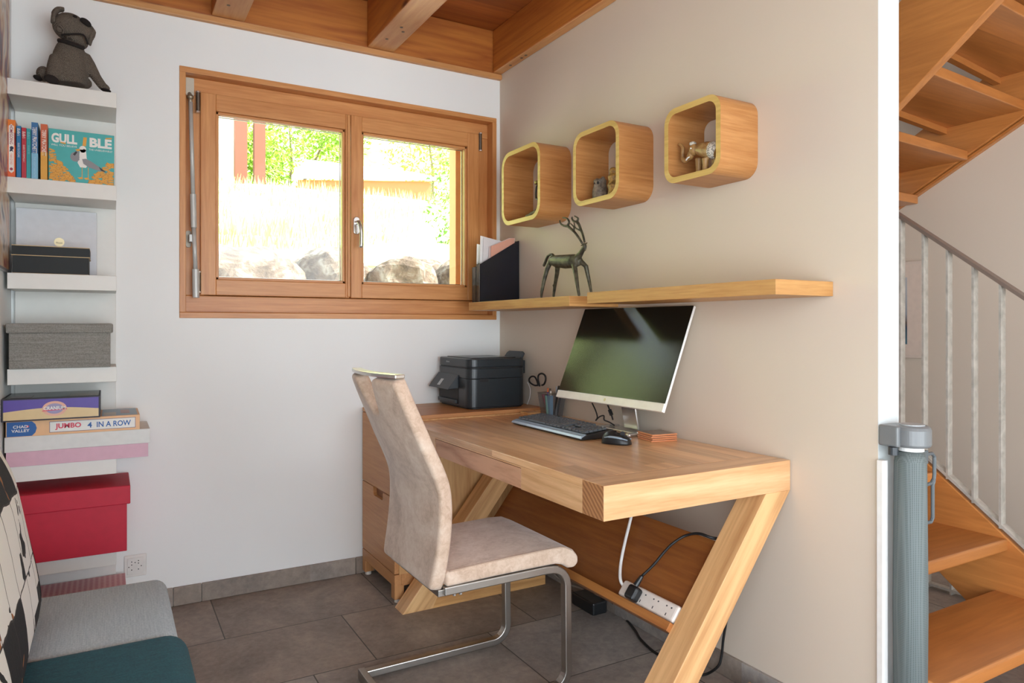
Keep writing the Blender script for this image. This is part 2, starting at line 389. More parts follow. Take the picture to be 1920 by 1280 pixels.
fr = gs.n('Fresnel'); fr.inputs[0].default_value = 1.35; mx = gs.n('MixShader'); gs.l(fr.outputs[0], mx.inputs[0]); gs.l(tr.outputs[0], mx.inputs[1]); gs.l(gl.outputs[0], mx.inputs[2]); gs.l(mx.outputs[0], out.inputs[0])
GLASS = gs.m
sash(-1.431, -.789, 1.286, 2.146, -1.370, -.807, 1.353, 2.075)
sash(-.781, -.105, 1.286, 2.146, -.728, -.171, 1.353, 2.075)
m = MB().m(fir('z')).box((-.800, .022, 1.29), (-.786, .05, 2.142)); m.build('cover_strip', None, win, bevel=.003)
def hinge(x, z0, z1, y=.028):
    h = MB().tube([(x, y, z0), (x, y, z1)], .0085, 14).build('hinge', plain('hinge_metal', '6f675c', .35, .8), win, smooth=False)
    MB().tube([(x, y, z0-.006), (x, y, z0)], .010, 12).tube([(x, y, z1), (x, y, z1+.006)], .010, 12).build('hinge_cap', CHROME, h)
hinge(-1.441, 2.062, 2.14); hinge(-.1, 2.065, 2.148); hinge(-1.438, 1.30, 1.38)
# espagnolette handle of the right sash
h = MB().prism(rrect(-.772, -.742, 1.585, 1.668, .014), 'y', .018, .03).build('handle', CHROME, win, bevel=.003)
MB().tube(smooth_path([(-.757, .028, 1.637), (-.757, .0, 1.640), (-.757, -.018, 1.634), (-.753, -.028, 1.612), (-.75, -.03, 1.575), (-.752, -.03, 1.518)]), [.009]*12+[.0085]*18+[.008], 12, flat=1.0).build('lever', CHROME, h, smooth=True)
# telescopic opening rod
m = MB().prism(rrect(-1.487, -1.455, 2.128, 2.203, .004), 'y', .044, .05)
rod = thing('window_rod', (-1.46, .0, 1.28), 'grey telescopic opening rod hanging down the left side of the window', 'rod')
m.build('mounting_plate', plain('nickel_plate', 'c4beae', .4, .2), rod)
MB().ball((-1.472, .02, 2.115), .013).tube([(-1.472, .045, 2.135), (-1.472, .02, 2.115), (-1.472, .008, 2.085)], .008, 12).build('ball_joint', plain('dull_nickel', '98907e', .4, .7), rod, smooth=True)
AL = plain('grey_aluminium', 'c4c5c1', .4, .15)
MB().tube([(-1.472, .006, 2.09), (-1.463, .004, 1.70)], .0085, 14).build('upper_tube', AL, rod, smooth=True)
MB().tube([(-1.463, .004, 1.705), (-1.460, .003, 1.565)], .012, 14).build('sliding_sleeve', AL, rod, bevel=.001)
MB().tube([(-1.460, .003, 1.565), (-1.454, .0, 1.39)], .009, 14).build('lower_tube', AL, rod, smooth=True)
MB().tube([(-1.454, .0, 1.392), (-1.452, .0, 1.272)], .0135, 14).build('grip', AL, rod, bevel=.002)
m = MB().prism(rrect(-1.487, -1.466, 1.486, 1.556, .009), 'y', .042, .05); m.build('clip', plain('hinge_metal', '6f675c', .35, .8), rod)
m = MB().box((-1.478, .0, 1.505), (-1.455, .042, 1.537)); m.build('clip_arm', AL, rod, bevel=.002)

# ------------------------------------------------------------------ wall socket
so = thing('wall_socket', (-1.676, 0, .15), 'white triple wall socket low on the white wall beside the shelf tower', 'socket')
MB().box((-1.716, -.006, .146), (-1.636, 0, .234)).build('frame', WPL, so, bevel=.003)
MB().box((-1.705, -.010, .157), (-1.647, -.005, .223)).build('face_plate', WPL, so, bevel=.002)
m = MB()
for a, b in ((-.022, .0), (-.012, -.012), (-.012, .008), (.012, .012), (.022, .0), (.012, -.012), (-.012, .02), (.012, .022), (0, .016)):
    m.tube([(-1.677+a, -.0105, .188+b), (-1.677+a, -.0098, .188+b)], .0022, 8)
m.build('socket_hole', BLK, so)

# ------------------------------------------------------------------ white shelf tower
tw = thing('shelf_tower', (-1.909, -.125, .2), 'tall white open shelf tower standing on the white wall beside the left corner', 'shelf')
SX0, SX1 = -2.072, -1.744
WT = plain('white_shelf_lacquer', 'e4e4df', .5, grain=-.05)
MB().box((SX0, -.02, .1), (SX1, -.0005, 2.0)).build('back_panel', WT, tw, bevel=.002)
for z in (2.008, 1.668, 1.337, 1.004, .667, .332): MB().box((SX0, -.25, z-.055), (SX1, -.02, z)).build('shelf_board', WT, tw, bevel=.0015)

# plush dog on the top shelf
PY = -.14
def d(cx, cy, y=PY): return at('y', y, 50+cx/6.74, cy/6.74)
TW = N('herringbone_tweed'); v = TW.coords((420, 420, 420)); a1 = TW.noise(v, 1, 1); wv = TW.n('TexWave', bands_direction='DIAGONAL'); wv.inputs['Scale'].default_value = 140; wv.inputs['Distortion'].default_value = 3; TW.l(TW.coords(), wv.inputs[0])
ff = TW.math('ADD', TW.math('MULTIPLY', a1, .7), TW.math('MULTIPLY', wv.outputs['Fac'], .3)); TW.set(TW.ramp(ff, [(.3, lin('3d3731')), (.7, lin('7c7266'))]), .95); TW.bump(ff, .6, .002); TW = TW.m
FELT = plain('dark_felt', '221d1b', .95)
dog = thing('plush_dog', (-1.89, -.13, 2.008), 'brown grey tweed toy dog sitting on top of the shelf tower', 'toy')
ps = 6.74*515/1000  # crop pixels per millimetre
def mm(v): return v/ps/1000
m = MB()
m.tube([d(560, 1075), d(555, 1000), d(545, 850), d(550, 700), d(555, 600), d(560, 540)], [mm(165), mm(190), mm(205), mm(190), mm(155), mm(120)], 20)
m.tube([d(380, 720, PY-.02), d(350, 850, PY-.035), d(340, 960, PY-.045), d(330, 1015, PY-.05)], [mm(80), mm(85), mm(80), mm(62)], 14)
m.tube([d(720, 720), d(790, 820, PY-.01), d(880, 980, PY-.02), d(960, 1090, PY-.035), d(1035, 1130, PY-.045)], [mm(85), mm(75), mm(62), mm(56), mm(40)], 14)
m.ball(d(215, 935, PY+.01), (mm(85), .035, mm(95))); m.ball(d(740, 1050, PY+.03), (mm(80), .03, mm(70)))
m.ball(d(420, 1000), (mm(110), .05, mm(60)))
organic(m.build('body', TW, dog), .005, 5)
m = MB()
m.ball(d(545, 345), (mm(195), .055, mm(175))); m.ball(d(680, 400), (mm(165), .052, mm(145)), Matrix.Rotation(R(25), 3, 'Y')); m.ball(d(630, 520), (mm(135), .045, mm(85)), Matrix.Rotation(R(14), 3, 'Y'))
organic(m.build('head', TW, dog), .004, 4)
m = MB().tube(smooth_path([d(470, 125, PY-.01), d(400, 120, PY-.015), d(345, 180, PY-.02), d(330, 290, PY-.025)]), [mm(60)]*6+[mm(72)]*6+[mm(52)]*7, 12, flat=.5); organic(m.build('ear', TW, dog), .004, 4)
m = MB().tube(smooth_path([d(800, 320, PY-.01), d(845, 390, PY-.015), d(820, 480, PY-.02), d(790, 570, PY-.025)]), [mm(30)]*6+[mm(44)]*6+[mm(34)]*7, 12, flat=.6); organic(m.build('ear', TW, dog), .004, 4)
MB().ball(d(745, 285, PY-.04), (mm(72), .018, mm(42)), Matrix.Rotation(R(32), 3, 'Y')).build('nose', FELT, dog, smooth=True)
MB().ball(d(610, 210, PY-.043), (mm(26), .008, mm(18))).build('eye', FELT, dog, smooth=True)
MB().tube(smooth_path([d(440, 440, PY-.045), d(540, 432, PY-.056), d(660, 430, PY-.056), d(730, 455, PY-.054), d(775, 560, PY-.045)]), mm(12), 8).build('mouth', FELT, dog)
MB().tube(smooth_path([d(405, 510, PY-.02), d(470, 520, PY-.045), d(600, 560, PY-.055), d(715, 605, PY-.025), d(650, 560, PY+.03), d(480, 520, PY+.03), d(405, 510, PY-.02)]), mm(20), 8, flat=1.3).build('collar', FELT, dog)
m = MB(); m.ball(d(315, 1005, PY-.075), (mm(85), .012, mm(55)), Matrix.Rotation(R(20), 3, 'Y')); m.build('paw_pad', FELT, dog, smooth=True)
MB().ball(d(140, 985, PY-.01), (mm(52), .02, mm(28)), Matrix.Rotation(R(20), 3, 'Y')).build('paw_pad', FELT, dog, smooth=True)
MB().ball(d(1000, 1140, PY-.06), (mm(62), .02, mm(16)), Matrix.Rotation(R(8), 3, 'Y')).build('paw_pad', FELT, dog, smooth=True)

# books on the second shelf
PAGE = plain('paper_pages', 'e8e0d0', .8); INK = plain('white_print', 'f1ece2', .6)
def book(x0, x1, h, dpt, cols, label, z0=1.668, y0=-.235, lean=0):
    b = thing('book', ((x0+x1)/2, y0+dpt/2, z0), label, 'book', 'books standing on the second shelf')
    m = MB(); t = .0012; n = len(cols); zz = z0
    for k, (c, fr) in enumerate(cols):
        m.m(plain('cover_'+c, c, .4)); z1 = zz+h*fr
        m.box((x0, y0, zz), (x1, y0+t, z1)); m.box((x0, y0+t, zz), (x0+t, y0+dpt, z1)); m.box((x1-t, y0+t, zz), (x1, y0+dpt, z1)); zz = z1
    m.build('cover', None, b); MB().box((x0+t, y0+t, z0+.002), (x1-t, y0+dpt-.003, z0+h-.003)).build('pages', PAGE, b)
    return b
yf = -.2351
b = book(-2.073, -2.050, .2, .13, [('e8662f', .56), ('a23a35', .22), ('e87f2a', .22)], 'orange paperback with HOMEGOING on a white spine panel, leftmost on the second shelf')
patch(MB(), [(-.085, 0), (-.078, .0075), (.078, .0075), (.085, 0), (.078, -.0075), (-.078, -.0075)], (-2.0615, yf, 1.768), -Z, X).build('spine_panel', INK, b)
text('title_lettering', 'HOMEGOING', .066, .0095, (-2.0615, yf-.0006, 1.816), -Z, X, plain('maroon_print', '9b3450', .6), b, .012)
text('author_lettering', 'YAA GYASI', .038, .007, (-2.0615, yf-.0006, 1.732), -Z, X, plain('coral_print', 'e0705a', .6), b)
m = MB(); patch(m, ell(0, .001, .006, .0055), (-2.0615, yf-.0006, 1.770), -Z, X); patch(m, [(.004, -.004), (.013, -.005), (.009, .001), (.013, .006), (.005, .003)], (-2.0615, yf-.0006, 1.769), -Z, X); m.build('spine_emblem', plain('navy_print', '2c3550', .6), b)
m = MB(); patch(m, ell(0, 0, .005, .0045), (-2.0615, yf-.0006, 1.697), -Z, X); m.build('publisher_mark', plain('maroon_print', '', .6), b)
b = book(-2.047, -2.034, .182, .12, [('1d72a6', 1)], 'thin dark blue paperback next to the orange one on the second shelf')
text('series_lettering', "Bluffer's", .026, .009, (-2.0405, yf, 1.828), -Z, X, INK, b, .005, shear=.3); text('title_lettering', 'GUIDE TO CYCLING', .05, .0055, (-2.0405, yf, 1.765), -Z, X, INK, b)
b = book(-2.032, -2.019, .177, .12, [('b8283a', 1)], 'thin red paperback between the blue and teal ones on the second shelf')
text('series_lettering', "Bluffer's", .024, .009, (-2.0255, yf, 1.82), -Z, X, INK, b, .005, shear=.3); text('title_lettering', 'GUIDE TO FORMULA 1', .06, .0055, (-2.0255, yf, 1.755), -Z, X, INK, b)
b = book(-2.018, -2.006, .176, .12, [('2d9aa0', 1)], 'thin teal paperback just right of the red one on the second shelf')
text('series_lettering', "Bluffer's", .024, .008, (-2.012, yf, 1.82), -Z, X, plain('pale_teal_print', '86c8ca', .6), b, 0, shear=.3); text('title_lettering', 'GUIDE TO', .03, .005, (-2.012, yf, 1.77), -Z, X, plain('pale_teal_print', '', .6), b)
b = book(-2.004, -1.985, .2, .13, [('7fb9d6', .46), ('2f6ea4', .54)], 'blue paperback with tall white lettering on its spine on the second shelf')
text('author_lettering', 'TERRY PRATCHETT', .092, .0125, (-1.9945, yf, 1.806), -Z, X, INK, b, .012); text('title_lettering', 'THE LIGHT FANTASTIC', .075, .006, (-1.9945, yf, 1.71), -Z, X, plain('pale_blue_print', 'a9d3e6', .6), b)
b = book(-1.977, -1.957, .198, .13, [('dfa23a', .5), ('c8603a', .5)], 'orange and ochre paperback beside the teal board game on the second shelf')
text('author_lettering', 'TERRY PRATCHETT', .092, .0125, (-1.967, yf, 1.8), -Z, X, INK, b, .012)
# teal board game
g = thing('board_game', (-1.853, -.21, 1.668), 'small teal board game box with a seagull on the front, upright on the second shelf', 'board game')
TEAL = plain('teal_card', '45adac', .5)
MB().box((-1.9535, -.24, 1.668), (-1.751, -.19, 1.853)).build('box', TEAL, g, bevel=.001); yg = -.2402
GX, GZ = -1.852, 1.7605
CHIP = plain('golden_chips', 'e0a548', .6); CHIPD = plain('chip_outline', 'b5782c', .6); GRW = plain('wing_grey', '8d8f93', .6); OFFW = plain('print_white', 'ecebe6', .6); DK = plain('print_dark', '3a3a3e', .6)
m = MB().m(CHIP)
def pile(side):
    for i in range(95):
        r = random.random(); hgt = .115*(1-r)**.9 if side < 0 else .095*(1-r)**.8
        a = side*(.0985-r*.072); bz = -.0905+random.random()*hgt
        w, h, an = .013+random.random()*.006, .0045, random.uniform(-.5, .5)
        if abs(a)+w*.5 > .1: a = side*(.1-w*.55)
        for mt, k, dd in ((CHIPD, 1.14, .0003+i*2e-6), (CHIP, 1.0, .0003+i*2e-6+1e-6)):
            m.m(mt); P = []
            for u, v_ in rrect(-w/2*k, w/2*k, -h/2*k*1.1, h/2*k*1.1, h*.4, 3): P.append((a+u*cos(an)-v_*sin(an), max(-.0915, bz+u*sin(an)+v_*cos(an))))
            patch(m, P, (GX, yg, GZ), X, Z, dd)
pile(-1); m.build('chip_print', None, g); m = MB().m(CHIP); pile(1); m.build('chip_print', None, g)
m = MB().m(OFFW); q = lambda P, dd=.0007: patch(m, P, (GX, yg, GZ), X, Z, dd)
q(ell(.002, .030, .011, .012)); q([(-.007, .028), (.012, .03), (.014, .0), (.02, -.02), (.012, -.036), (-.006, -.036), (-.014, -.02), (-.009, .0)])
m.m(GRW); q([(0, -.006), (.012, -.003), (.03, -.012), (.05, -.026), (.074, -.044), (.05, -.042), (.02, -.033), (.004, -.022)], .0009); q(ell(-.022, .0, .014, .017), .0008); q([(-.03, .0), (-.02, .02), (-.01, .022), (-.008, -.01), (-.018, -.018)], .0009)
m.m(DK); q([(.052, -.027), (.078, -.047), (.058, -.041)], .001); q([(-.028, .008), (-.02, .02), (-.014, .018), (-.022, .004)], .001); q(ell(.006, .030, .0024, .0014), .001)
m.m(CHIP); q([(-.022, .026), (-.008, .031), (-.006, .023), (-.014, .021)], .001)
for lx in (.0, .019): q([(lx-.001, -.035), (lx+.001, -.035), (lx+.001, -.072), (lx-.001, -.072)], .0008); q([(lx-.014, -.073), (lx+.001, -.07), (lx+.003, -.077), (lx-.008, -.079)], .0009)
m.build('seagull_print', None, g)
text('title_lettering', 'GULL', .078, .034, (GX-.054+.0, yg, GZ+.061), X, Z, OFFW, g, .045); text('title_lettering', 'BLE', .070, .034, (GX+.058, yg, GZ+.058), X, Z, OFFW, g, .045)
for P_, c_, d_ in (([(-.007, -.016), (.004, -.016), (.007, .016), (-.004, .016)], (GX+.008, yg, GZ+.058), .0008), ([(-.01, -.003), (.01, .0), (.01, .005), (-.01, .002)], (GX+.083, yg, GZ+.078), .001), ([(-.008, 0), (.008, -.003), (.008, .003), (-.008, .004)], (GX-.058, yg, GZ+.044), .001)):
    patch(MB(), P_, c_, X, Z, d_).build('chip_letter', CHIP, g)
text('subtitle_lettering', 'WILL YOU BELIEVE', .078, .0065, (GX-.055, yg, GZ+.036), X, Z, OFFW, g); text('subtitle_lettering', 'THE UNBELIEVABLE?', .074, .0065, (GX+.058, yg, GZ+.032), X, Z, OFFW, g)
# third shelf
g = thing('flat_box', (-1.936, -.05, 1.337), 'pale grey white square box leaning upright behind the black box', 'box')
PG = plain('pale_blue_card', 'd4d8de', .6)
MB().box((-2.064, -.075, 1.3375), (-1.809, -.035, 1.588)).build('box', PG, g, bevel=.0015)
MB().tube([(-1.93, -.0752, 1.468), (-1.93, -.0762, 1.468)], .0165, 28).build('round_seal', plain('gold_foil', 'c9bb97', .35, .5), g)
text('seal_lettering', 'House', .02, .007, (-1.93, -.0763, 1.466), X, Z, DK, g)
g = thing('storage_box', (-1.945, -.14, 1.337), 'black box with thin gold rims lying on the third shelf', 'box')
BK = plain('black_paper', '252a2c', .7); GO = plain('gold_rim', 'c2a77b', .5)
MB().box((-2.059, -.225, 1.3375), (-1.832, -.08, 1.40)).build('base', BK, g, bevel=.001)
MB().box((-2.059, -.226, 1.3375), (-1.832, -.08, 1.3395)).box((-2.063, -.229, 1.400), (-1.828, -.077, 1.4025)).box((-2.062, -.228, 1.434), (-1.829, -.078, 1.4365)).build('rim', GO, g)
MB().box((-2.062, -.228, 1.4025), (-1.829, -.078, 1.434)).build('lid', BK, g, bevel=.001)
# grey linen box
g = thing('storage_box', (-1.912, -.14, 1.004), 'grey linen covered box with lid on the fourth shelf', 'box')
LIN = fabric('grey_linen', '77756f', '989690', 300, .5, .95, (14, 300, 300))
MB().box((-2.066, -.268, 1.0045), (-1.763, -.03, 1.155)).build('body', LIN, g, bevel=.003)
MB().box((-2.074, -.276, 1.128), (-1.755, -.024, 1.162)).build('lid', LIN, g, bevel=.005)
# flat white and pink box, two games
g = thing('flat_box', (-1.86, -.15, .667), 'wide flat box with white lid and pink base carrying the two board games', 'box')
MB().box((-2.074, -.262, .6675), (-1.641, -.03, .718)).build('base', plain('pink_card', 'd9b0c0', .6), g, bevel=.001)
MB().box((-2.078, -.266, .7185), (-1.635, -.026, .771)).build('lid', plain('white_card', 'dedfdc', .6), g, bevel=.001)
g = thing('board_game', (-1.87, -.15, .772), 'long orange and white board game box reading JUMBO 4 IN A ROW', 'board game')
OR = plain('apricot_card', 'e9b98a', .5); y2 = -.27
MB().box((-2.074, y2, .7715), (-1.669, -.03, .826)).build('box', OR, g, bevel=.001)
m = MB(); patch(m, [(-.2, -.026), (-.128, -.026), (-.118, -.015), (-.114, 0), (-.118, .014), (-.128, .024), (-.2, .024)], (-1.8715, y2, .7988), X, Z, .0006); m.build('blue_panel', plain('royal_blue_print', '1f5fa5', .5), g)
text('maker_lettering', 'CHAD\nVALLEY', .052, .024, (-2.032, y2-.0008, .799), X, Z, OFFW, g, .02)
m = MB(); patch(m, ell(0, 0, .004, .004), (-2.012, y2, .806), X, Z, .0012); m.build('red_dot', plain('red_print', 'd8405a', .5), g)
m = MB().m(plain('violet_print', '5a4a78', .5)); patch(m, [(-.133, -.019), (.133, -.019), (.133, .019), (-.133, .019)], (-1.816, y2, .7988), X, Z, .0004); m.m(OFFW); patch(m, [(-.1315, -.0175), (.1315, -.0175), (.1315, .0175), (-.1315, .0175)], (-1.816, y2, .7988), X, Z, .0006); m.build('white_panel', None, g)
text('title_lettering', 'JUMBO', .078, .023, (-1.893, y2-.0007, .7988), X, Z, plain('red_print', '', .5), g, .03); text('title_lettering', '4', .014, .02, (-1.828, y2-.0007, .7988), X, Z, plain('royal_blue_print', '', .5), g, .02)
text('title_lettering', 'IN A ROW', .108, .02, (-1.752, y2-.0007, .7988), X, Z, plain('royal_blue_print', '', .5), g, .02)
m = MB().m(plain('lid_picture_blue', '7f97a6', .35)); m.box((-1.79, -.262, .8262), (-1.676, -.035, .8268)); m.m(plain('lid_picture_cream', 'b7ac98', .35)).box((-1.785, -.25, .8268), (-1.745, -.15, .8272)); m.m(plain('lid_picture_red', 'a8736a', .35)).box((-1.73, -.2, .8268), (-1.70, -.08, .8272)); m.build('lid_picture', None, g)
g = thing('board_game', (-1.94, -.17, .826), 'purple board game box with an oval logo stacked on the long orange box', 'board game')
y3 = -.3; BLKC = plain('black_card', '262130', .5)
MB().box((-2.083, y3, .8275), (-1.795, -.05, .905)).build('box', BLKC, g, bevel=.001)
PU = plain('purple_print', '5a48a0', .45); SA = plain('sand_print', 'ddc493', .45); gx, gz = -1.939, .8663
m = MB().m(PU); patch(m, [(-.139, -.034), (.139, -.034), (.139, .034), (-.139, .034)], (gx, y3, gz), X, Z, .0004)
m.m(SA); patch(m, [(-.139, -.034), (.139, -.034), (.139, -.006)]+[(a/100*.139, -.006+.010*cos(a/100*1.6)*1-.0) for a in range(90, -101, -10)]+[(-.139, -.006)], (gx, y3, gz), X, Z, .0006); m.build('side_print', None, g)
m = MB().m(plain('logo_peach', 'e2b09a', .45)); patch(m, ell(0, 0, .036, .026), (gx+.007, y3, gz), X, Z, .0009); m.m(plain('logo_lilac', '9a94b8', .45)); patch(m, ell(0, .0, .026, .018), (gx+.007, y3, gz), X, Z, .0011); m.m(plain('red_print', '', .5)); patch(m, [(-.038, -.008), (.038, -.004), (.034, -.001), (-.034, -.005)], (gx+.007, y3, gz), X, Z, .0013); m.build('oval_logo', None, g)
text('title_lettering', 'CRANIUM', .064, .0125, (gx+.007, y3-.0014, gz+.002), X, Z, OFFW, g, .03)
m = MB()
for k, (c, a0, a1, b0, b1) in enumerate((('55605a', -2.075, -1.8, -.29, -.06), ('7c6a52', -1.9, -1.81, -.28, -.16), ('5f7a80', -1.96, -1.89, -.27, -.1), ('6e5560', -2.06, -2.0, -.28, -.18))): m.m(plain('lid_art_'+c, c, .25)).box((a0, b0, .9052+k*.0002), (a1, b1, .9056+k*.0002))
m.build('lid_picture', None, g)
# red box
g = thing('storage_box', (-1.88, -.15, .332), 'crimson cardboard box with lid on the lowest shelf', 'box')
RED = plain('crimson_card', 'c01735', .55, grain=.03)
MB().box((-2.07, -.285, .3325), (-1.711, -.03, .55)).build('body', RED, g, bevel=.002)
MB().box((-2.078, -.293, .505), (-1.700, -.024, .572)).build('lid', RED, g, bevel=.003)
# pink patterned box on the floor
g = thing('patterned_box', (-1.88, -.14, 0), 'pink box with darker pink spots and a scalloped edge under the shelf tower', 'box')
PK = N('pink_spotted_paper'); vo = PK.n('TexVoronoi'); vo.inputs['Scale'].default_value = 1; vo.inputs['Randomness'].default_value = 0; PK.l(PK.coords((56, 56, 56)), vo.inputs['Vector'])
PK.set(PK.ramp(vo.outputs['Distance'], [(.36, lin('c4808a')), (.42, lin('ddb0b4'))]), .6)
ztp = .175
MB().m(PK.m).box((-2.07, -.27, ztp-.012), (-1.712, -.03, ztp)).build('lid', None, g, bevel=.001)
MB().box((-2.066, -.266, 0), (-1.716, -.034, ztp-.012)).build('body', WPL, g)
m = MB()
for k in range(18):
    x = -2.06+k*.02; patch(m, [(x-.01, 0)]+[(x+.01*cos(R(a)), .009*sin(R(a))) for a in range(180, 361, 20)]+[(x+.01, 0)], (0, -.2715, ztp-.011), X, Z, .0)
m.build('scalloped_trim', plain('salmon_paper', 'dc9a9c', .6), g)

# poster on the left wall, seen edge on
g = thing('framed_poster', (XL, -.55, 1.34), 'colourful framed poster on the left wall, seen almost edge-on at the photo edge', 'picture')
MB().box((XL+.001, -1.1, 1.34), (XL+.012, -.18, 2.44)).build('frame', plain('poster_frame', '8a8a8c', .3), g, bevel=.002)
po = N('poster_print'); po.set(po.ramp(po.noise(po.coords((1, 5, 5)), 1.3, 3, 1.0), [(.3, lin('27405e')), (.42, lin('8b2f38')), (.5, lin('d8b890')), (.6, lin('e8e0d4')), (.75, lin('2b2b30'))]), .3)
MB().box((XL+.012, -1.09, 1.35), (XL+.0135, -.19, 2.43)).build('print', po.m, g)

# ------------------------------------------------------------------ sofa and cowhide
g = thing('sofa', (-1.85, -1.6, 0), 'low sofa with a pale blue grey seat cushion and a teal seat cushion', 'sofa')
PBL = fabric('pale_blue_corduroy', 'a6bac6', 'c6d6de', 200, .5, .95, (420, 12, 12)); TL = fabric('teal_velvet', '174a58', '20606e', 260, .4, .8)
def cushion(name, x0, x1, y0, y1, z0, z1, mat, r=.045, crown=.012):
    m = MB(); nx, ny = 10, 12; top = []; bot = []
    o = MB().box((x0, y0, z0), (x1, y1, z1)).build(name, mat, g, bevel=r, seg=6, smooth=True)
    return o
cushion('seat_cushion', -2.08, -1.622, -1.372, -.925, .24, .425, PBL, .035); cushion('seat_cushion', -2.08, -1.606, -2.5, -1.365, .24, .437, TL, .05)
MB().box((-2.08, -2.5, .06), (-1.64, -.94, .24)).build('base', fabric('dark_sofa_base', '4b5560', '5b6670', 200), g, bevel=.01)
[MB().box((x, y, 0), (x+.04, y+.04, .06)).build('foot', BLK, g) for x in (-2.05, -1.7) for y in (-2.44, -1.02)]
m = MB()
prof = [at('y', -1.12, px, py) for px, py in ((-30, 780), (0, 830), (22, 868), (36, 905), (45, 940), (62, 1020), (74, 1070), (80, 1092))]
prof = [(p.x, p.z) for p in prof]; prof[-1] = (prof[-1][0], .47); prof += [(prof[-1][0]-.012, .44)]
pp = smooth_path([(a, b, 0) for a, b in prof], 5); pp = [(max(-2.079, p.x), p.y) for p in pp]
rows = []; ys = [-1.11, -1.118, -1.14, -1.2, -1.3, -1.45, -1.6, -1.8, -2.0, -2.3]
vs = []; n = len(pp)
for j, y in enumerate(ys):
    for i, (x, z) in enumerate(pp):
        t = i/(n-1); yy = y
        if j < 4: yy = y-.11*max(0, t-.86)/.14*(1-j/4)-.03*(1-t)*(1-j/4)+.006*sin(t*23)*(1-j/4)
        pull = (0.020, .008, .002)[j] if j < 3 else 0
        vs.append((x-pull+.006*sin(t*9+y*7)*(.3 if j > 2 else 0), yy, z))
fs = [(j*n+i, j*n+i+1, (j+1)*n+i+1, (j+1)*n+i) for j in range(len(ys)-1) for i in range(n-1)]
m.add(vs, fs)
CH = N('cowhide_patchwork'); v = CH.coords(); sp = CH.n('SeparateXYZ'); CH.l(v, sp.inputs[0])
wb = CH.noise(v, 9, 2); yy_ = CH.math('ADD', sp.outputs[1], CH.math('MULTIPLY', wb, .03)); zz_ = CH.math('ADD', sp.outputs[2], CH.math('MULTIPLY', wb, .03))
cy_ = CH.math('DIVIDE', yy_, .13); cz_ = CH.math('DIVIDE', zz_, .17); fy, fz = CH.math('FRACT', cy_), CH.math('FRACT', cz_)
cb = CH.n('CombineXYZ'); CH.l(CH.math('FLOOR', cy_), cb.inputs[0]); CH.l(CH.math('FLOOR', cz_), cb.inputs[1]); wnn = CH.n('TexWhiteNoise', noise_dimensions='2D'); CH.l(cb.outputs[0], wnn.inputs['Vector'])
sm = CH.math('MAXIMUM', CH.math('LESS_THAN', fy, .03), CH.math('LESS_THAN', fz, .025))
pn = CH.noise(v, 7, 3, .6, .5, CH.math('MULTIPLY', wnn.outputs[0], 30.0))
spot = CH.math('MAXIMUM', CH.math('GREATER_THAN', pn, .60), CH.math('GREATER_THAN', wnn.outputs[0], .86))
br = CH.math('LESS_THAN', pn, .36)
c = CH.mix(spot, lin('f3f2ee'), lin('17151a')); c = CH.mix(br, c, lin('a8693a')); c = CH.mix(sm, c, lin('3a3634')); CH.set(c, .85); CH.bump(CH.noise(CH.coords((300, 300, 60)), 1, 2), .5, .003)
o = m.build('cowhide_throw', CH.m, smooth=True); o.data.materials.append(plain('black_hide', '121114', .9))
for k_, p in enumerate(o.data.polygons):
    j_, i_ = divmod(k_, n-1)
    if i_/(n-1) > (.60, .68, .76, .82, .86, .9, .93, .95, .97)[j_] and j_ < 9: p.material_index = 1
if 1:
    s_ = o.modifiers.new('thickness', 'SOLIDIFY'); s_.thickness = .012; s_.offset = -1
tag(o, 'black and white patchwork cowhide throw draped over the left end of the sofa', 'throw')
m = MB().tube([(vs[i][0]+.002, vs[i][1]+.004, vs[i][2]) for i in range(0, n, 1)], [.006+.009*min(1, i/(n*.75)) for i in range(n)], 8)
m.build('border', plain('black_hide', '121114', .9), o)
MB().box((-2.081, -2.5, .43), (-2.02, -1.16, .93)).build('backrest', fabric('dark_sofa_base', '4b5560', '5b6670', 200), g, bevel=.02)

# ------------------------------------------------------------------ low cabinet behind the desk
g = thing('filing_cabinet', (-.37, -.21, 0), 'oak two-drawer filing cabinet in the corner under the printer', 'cabinet')
CX = -.74
MB().m(oakd('x')).box((CX, -.44, .757), (-.003, -.013, .775)).build('top_panel', None, g, bevel=.002)
MB().m(wood('cabinet_side_oak', 'b98650', 'dcb07a', 'z', .45, across=22)).box((CX+.02, -.44, .118), (-.013, -.013, .757)).build('carcass', None, g, bevel=.0015)
MB().m(oakd('y')).box((CX, -.438, .438), (CX+.0195, -.013, .754)).build('drawer', None, g, bevel=.0015)
m = MB().m(oakd('y')); m.prism([(-.438, .122), (-.013, .122), (-.013, .434), (-.165, .434), (-.170, .425), (-.170, .408), (-.178, .398), (-.285, .398), (-.293, .408), (-.293, .425), (-.298, .434), (-.438, .434)], 'x', CX, CX+.0195); dr = m.build('drawer', None, g, bevel=.0012)
MB().box((CX+.0155, -.295, .396), (CX+.0205, -.168, .434)).build('grip_recess', wood('recess_oak', '7a4a28', '8f5a32', 'y', .6), dr)
MB().m(oakd('y')).box((CX, -.44, .07), (CX+.03, -.013, .1185)).box((CX+.03, -.44, .07), (-.013, -.41, .1185)).build('plinth_frame', None, g, bevel=.002)
for x, y in ((CX, -.44), (CX, -.055), (-.06, -.44)):
    l = MB().m(oakd('z')).box((x, y, .016), (x+.042, y+.042, .075)).build('leg', None, g, bevel=.002)
    MB().lathe((x+.021, y+.02, 0), [(.014, 0), (.014, .016)], 14).build('glide', CRM, l)

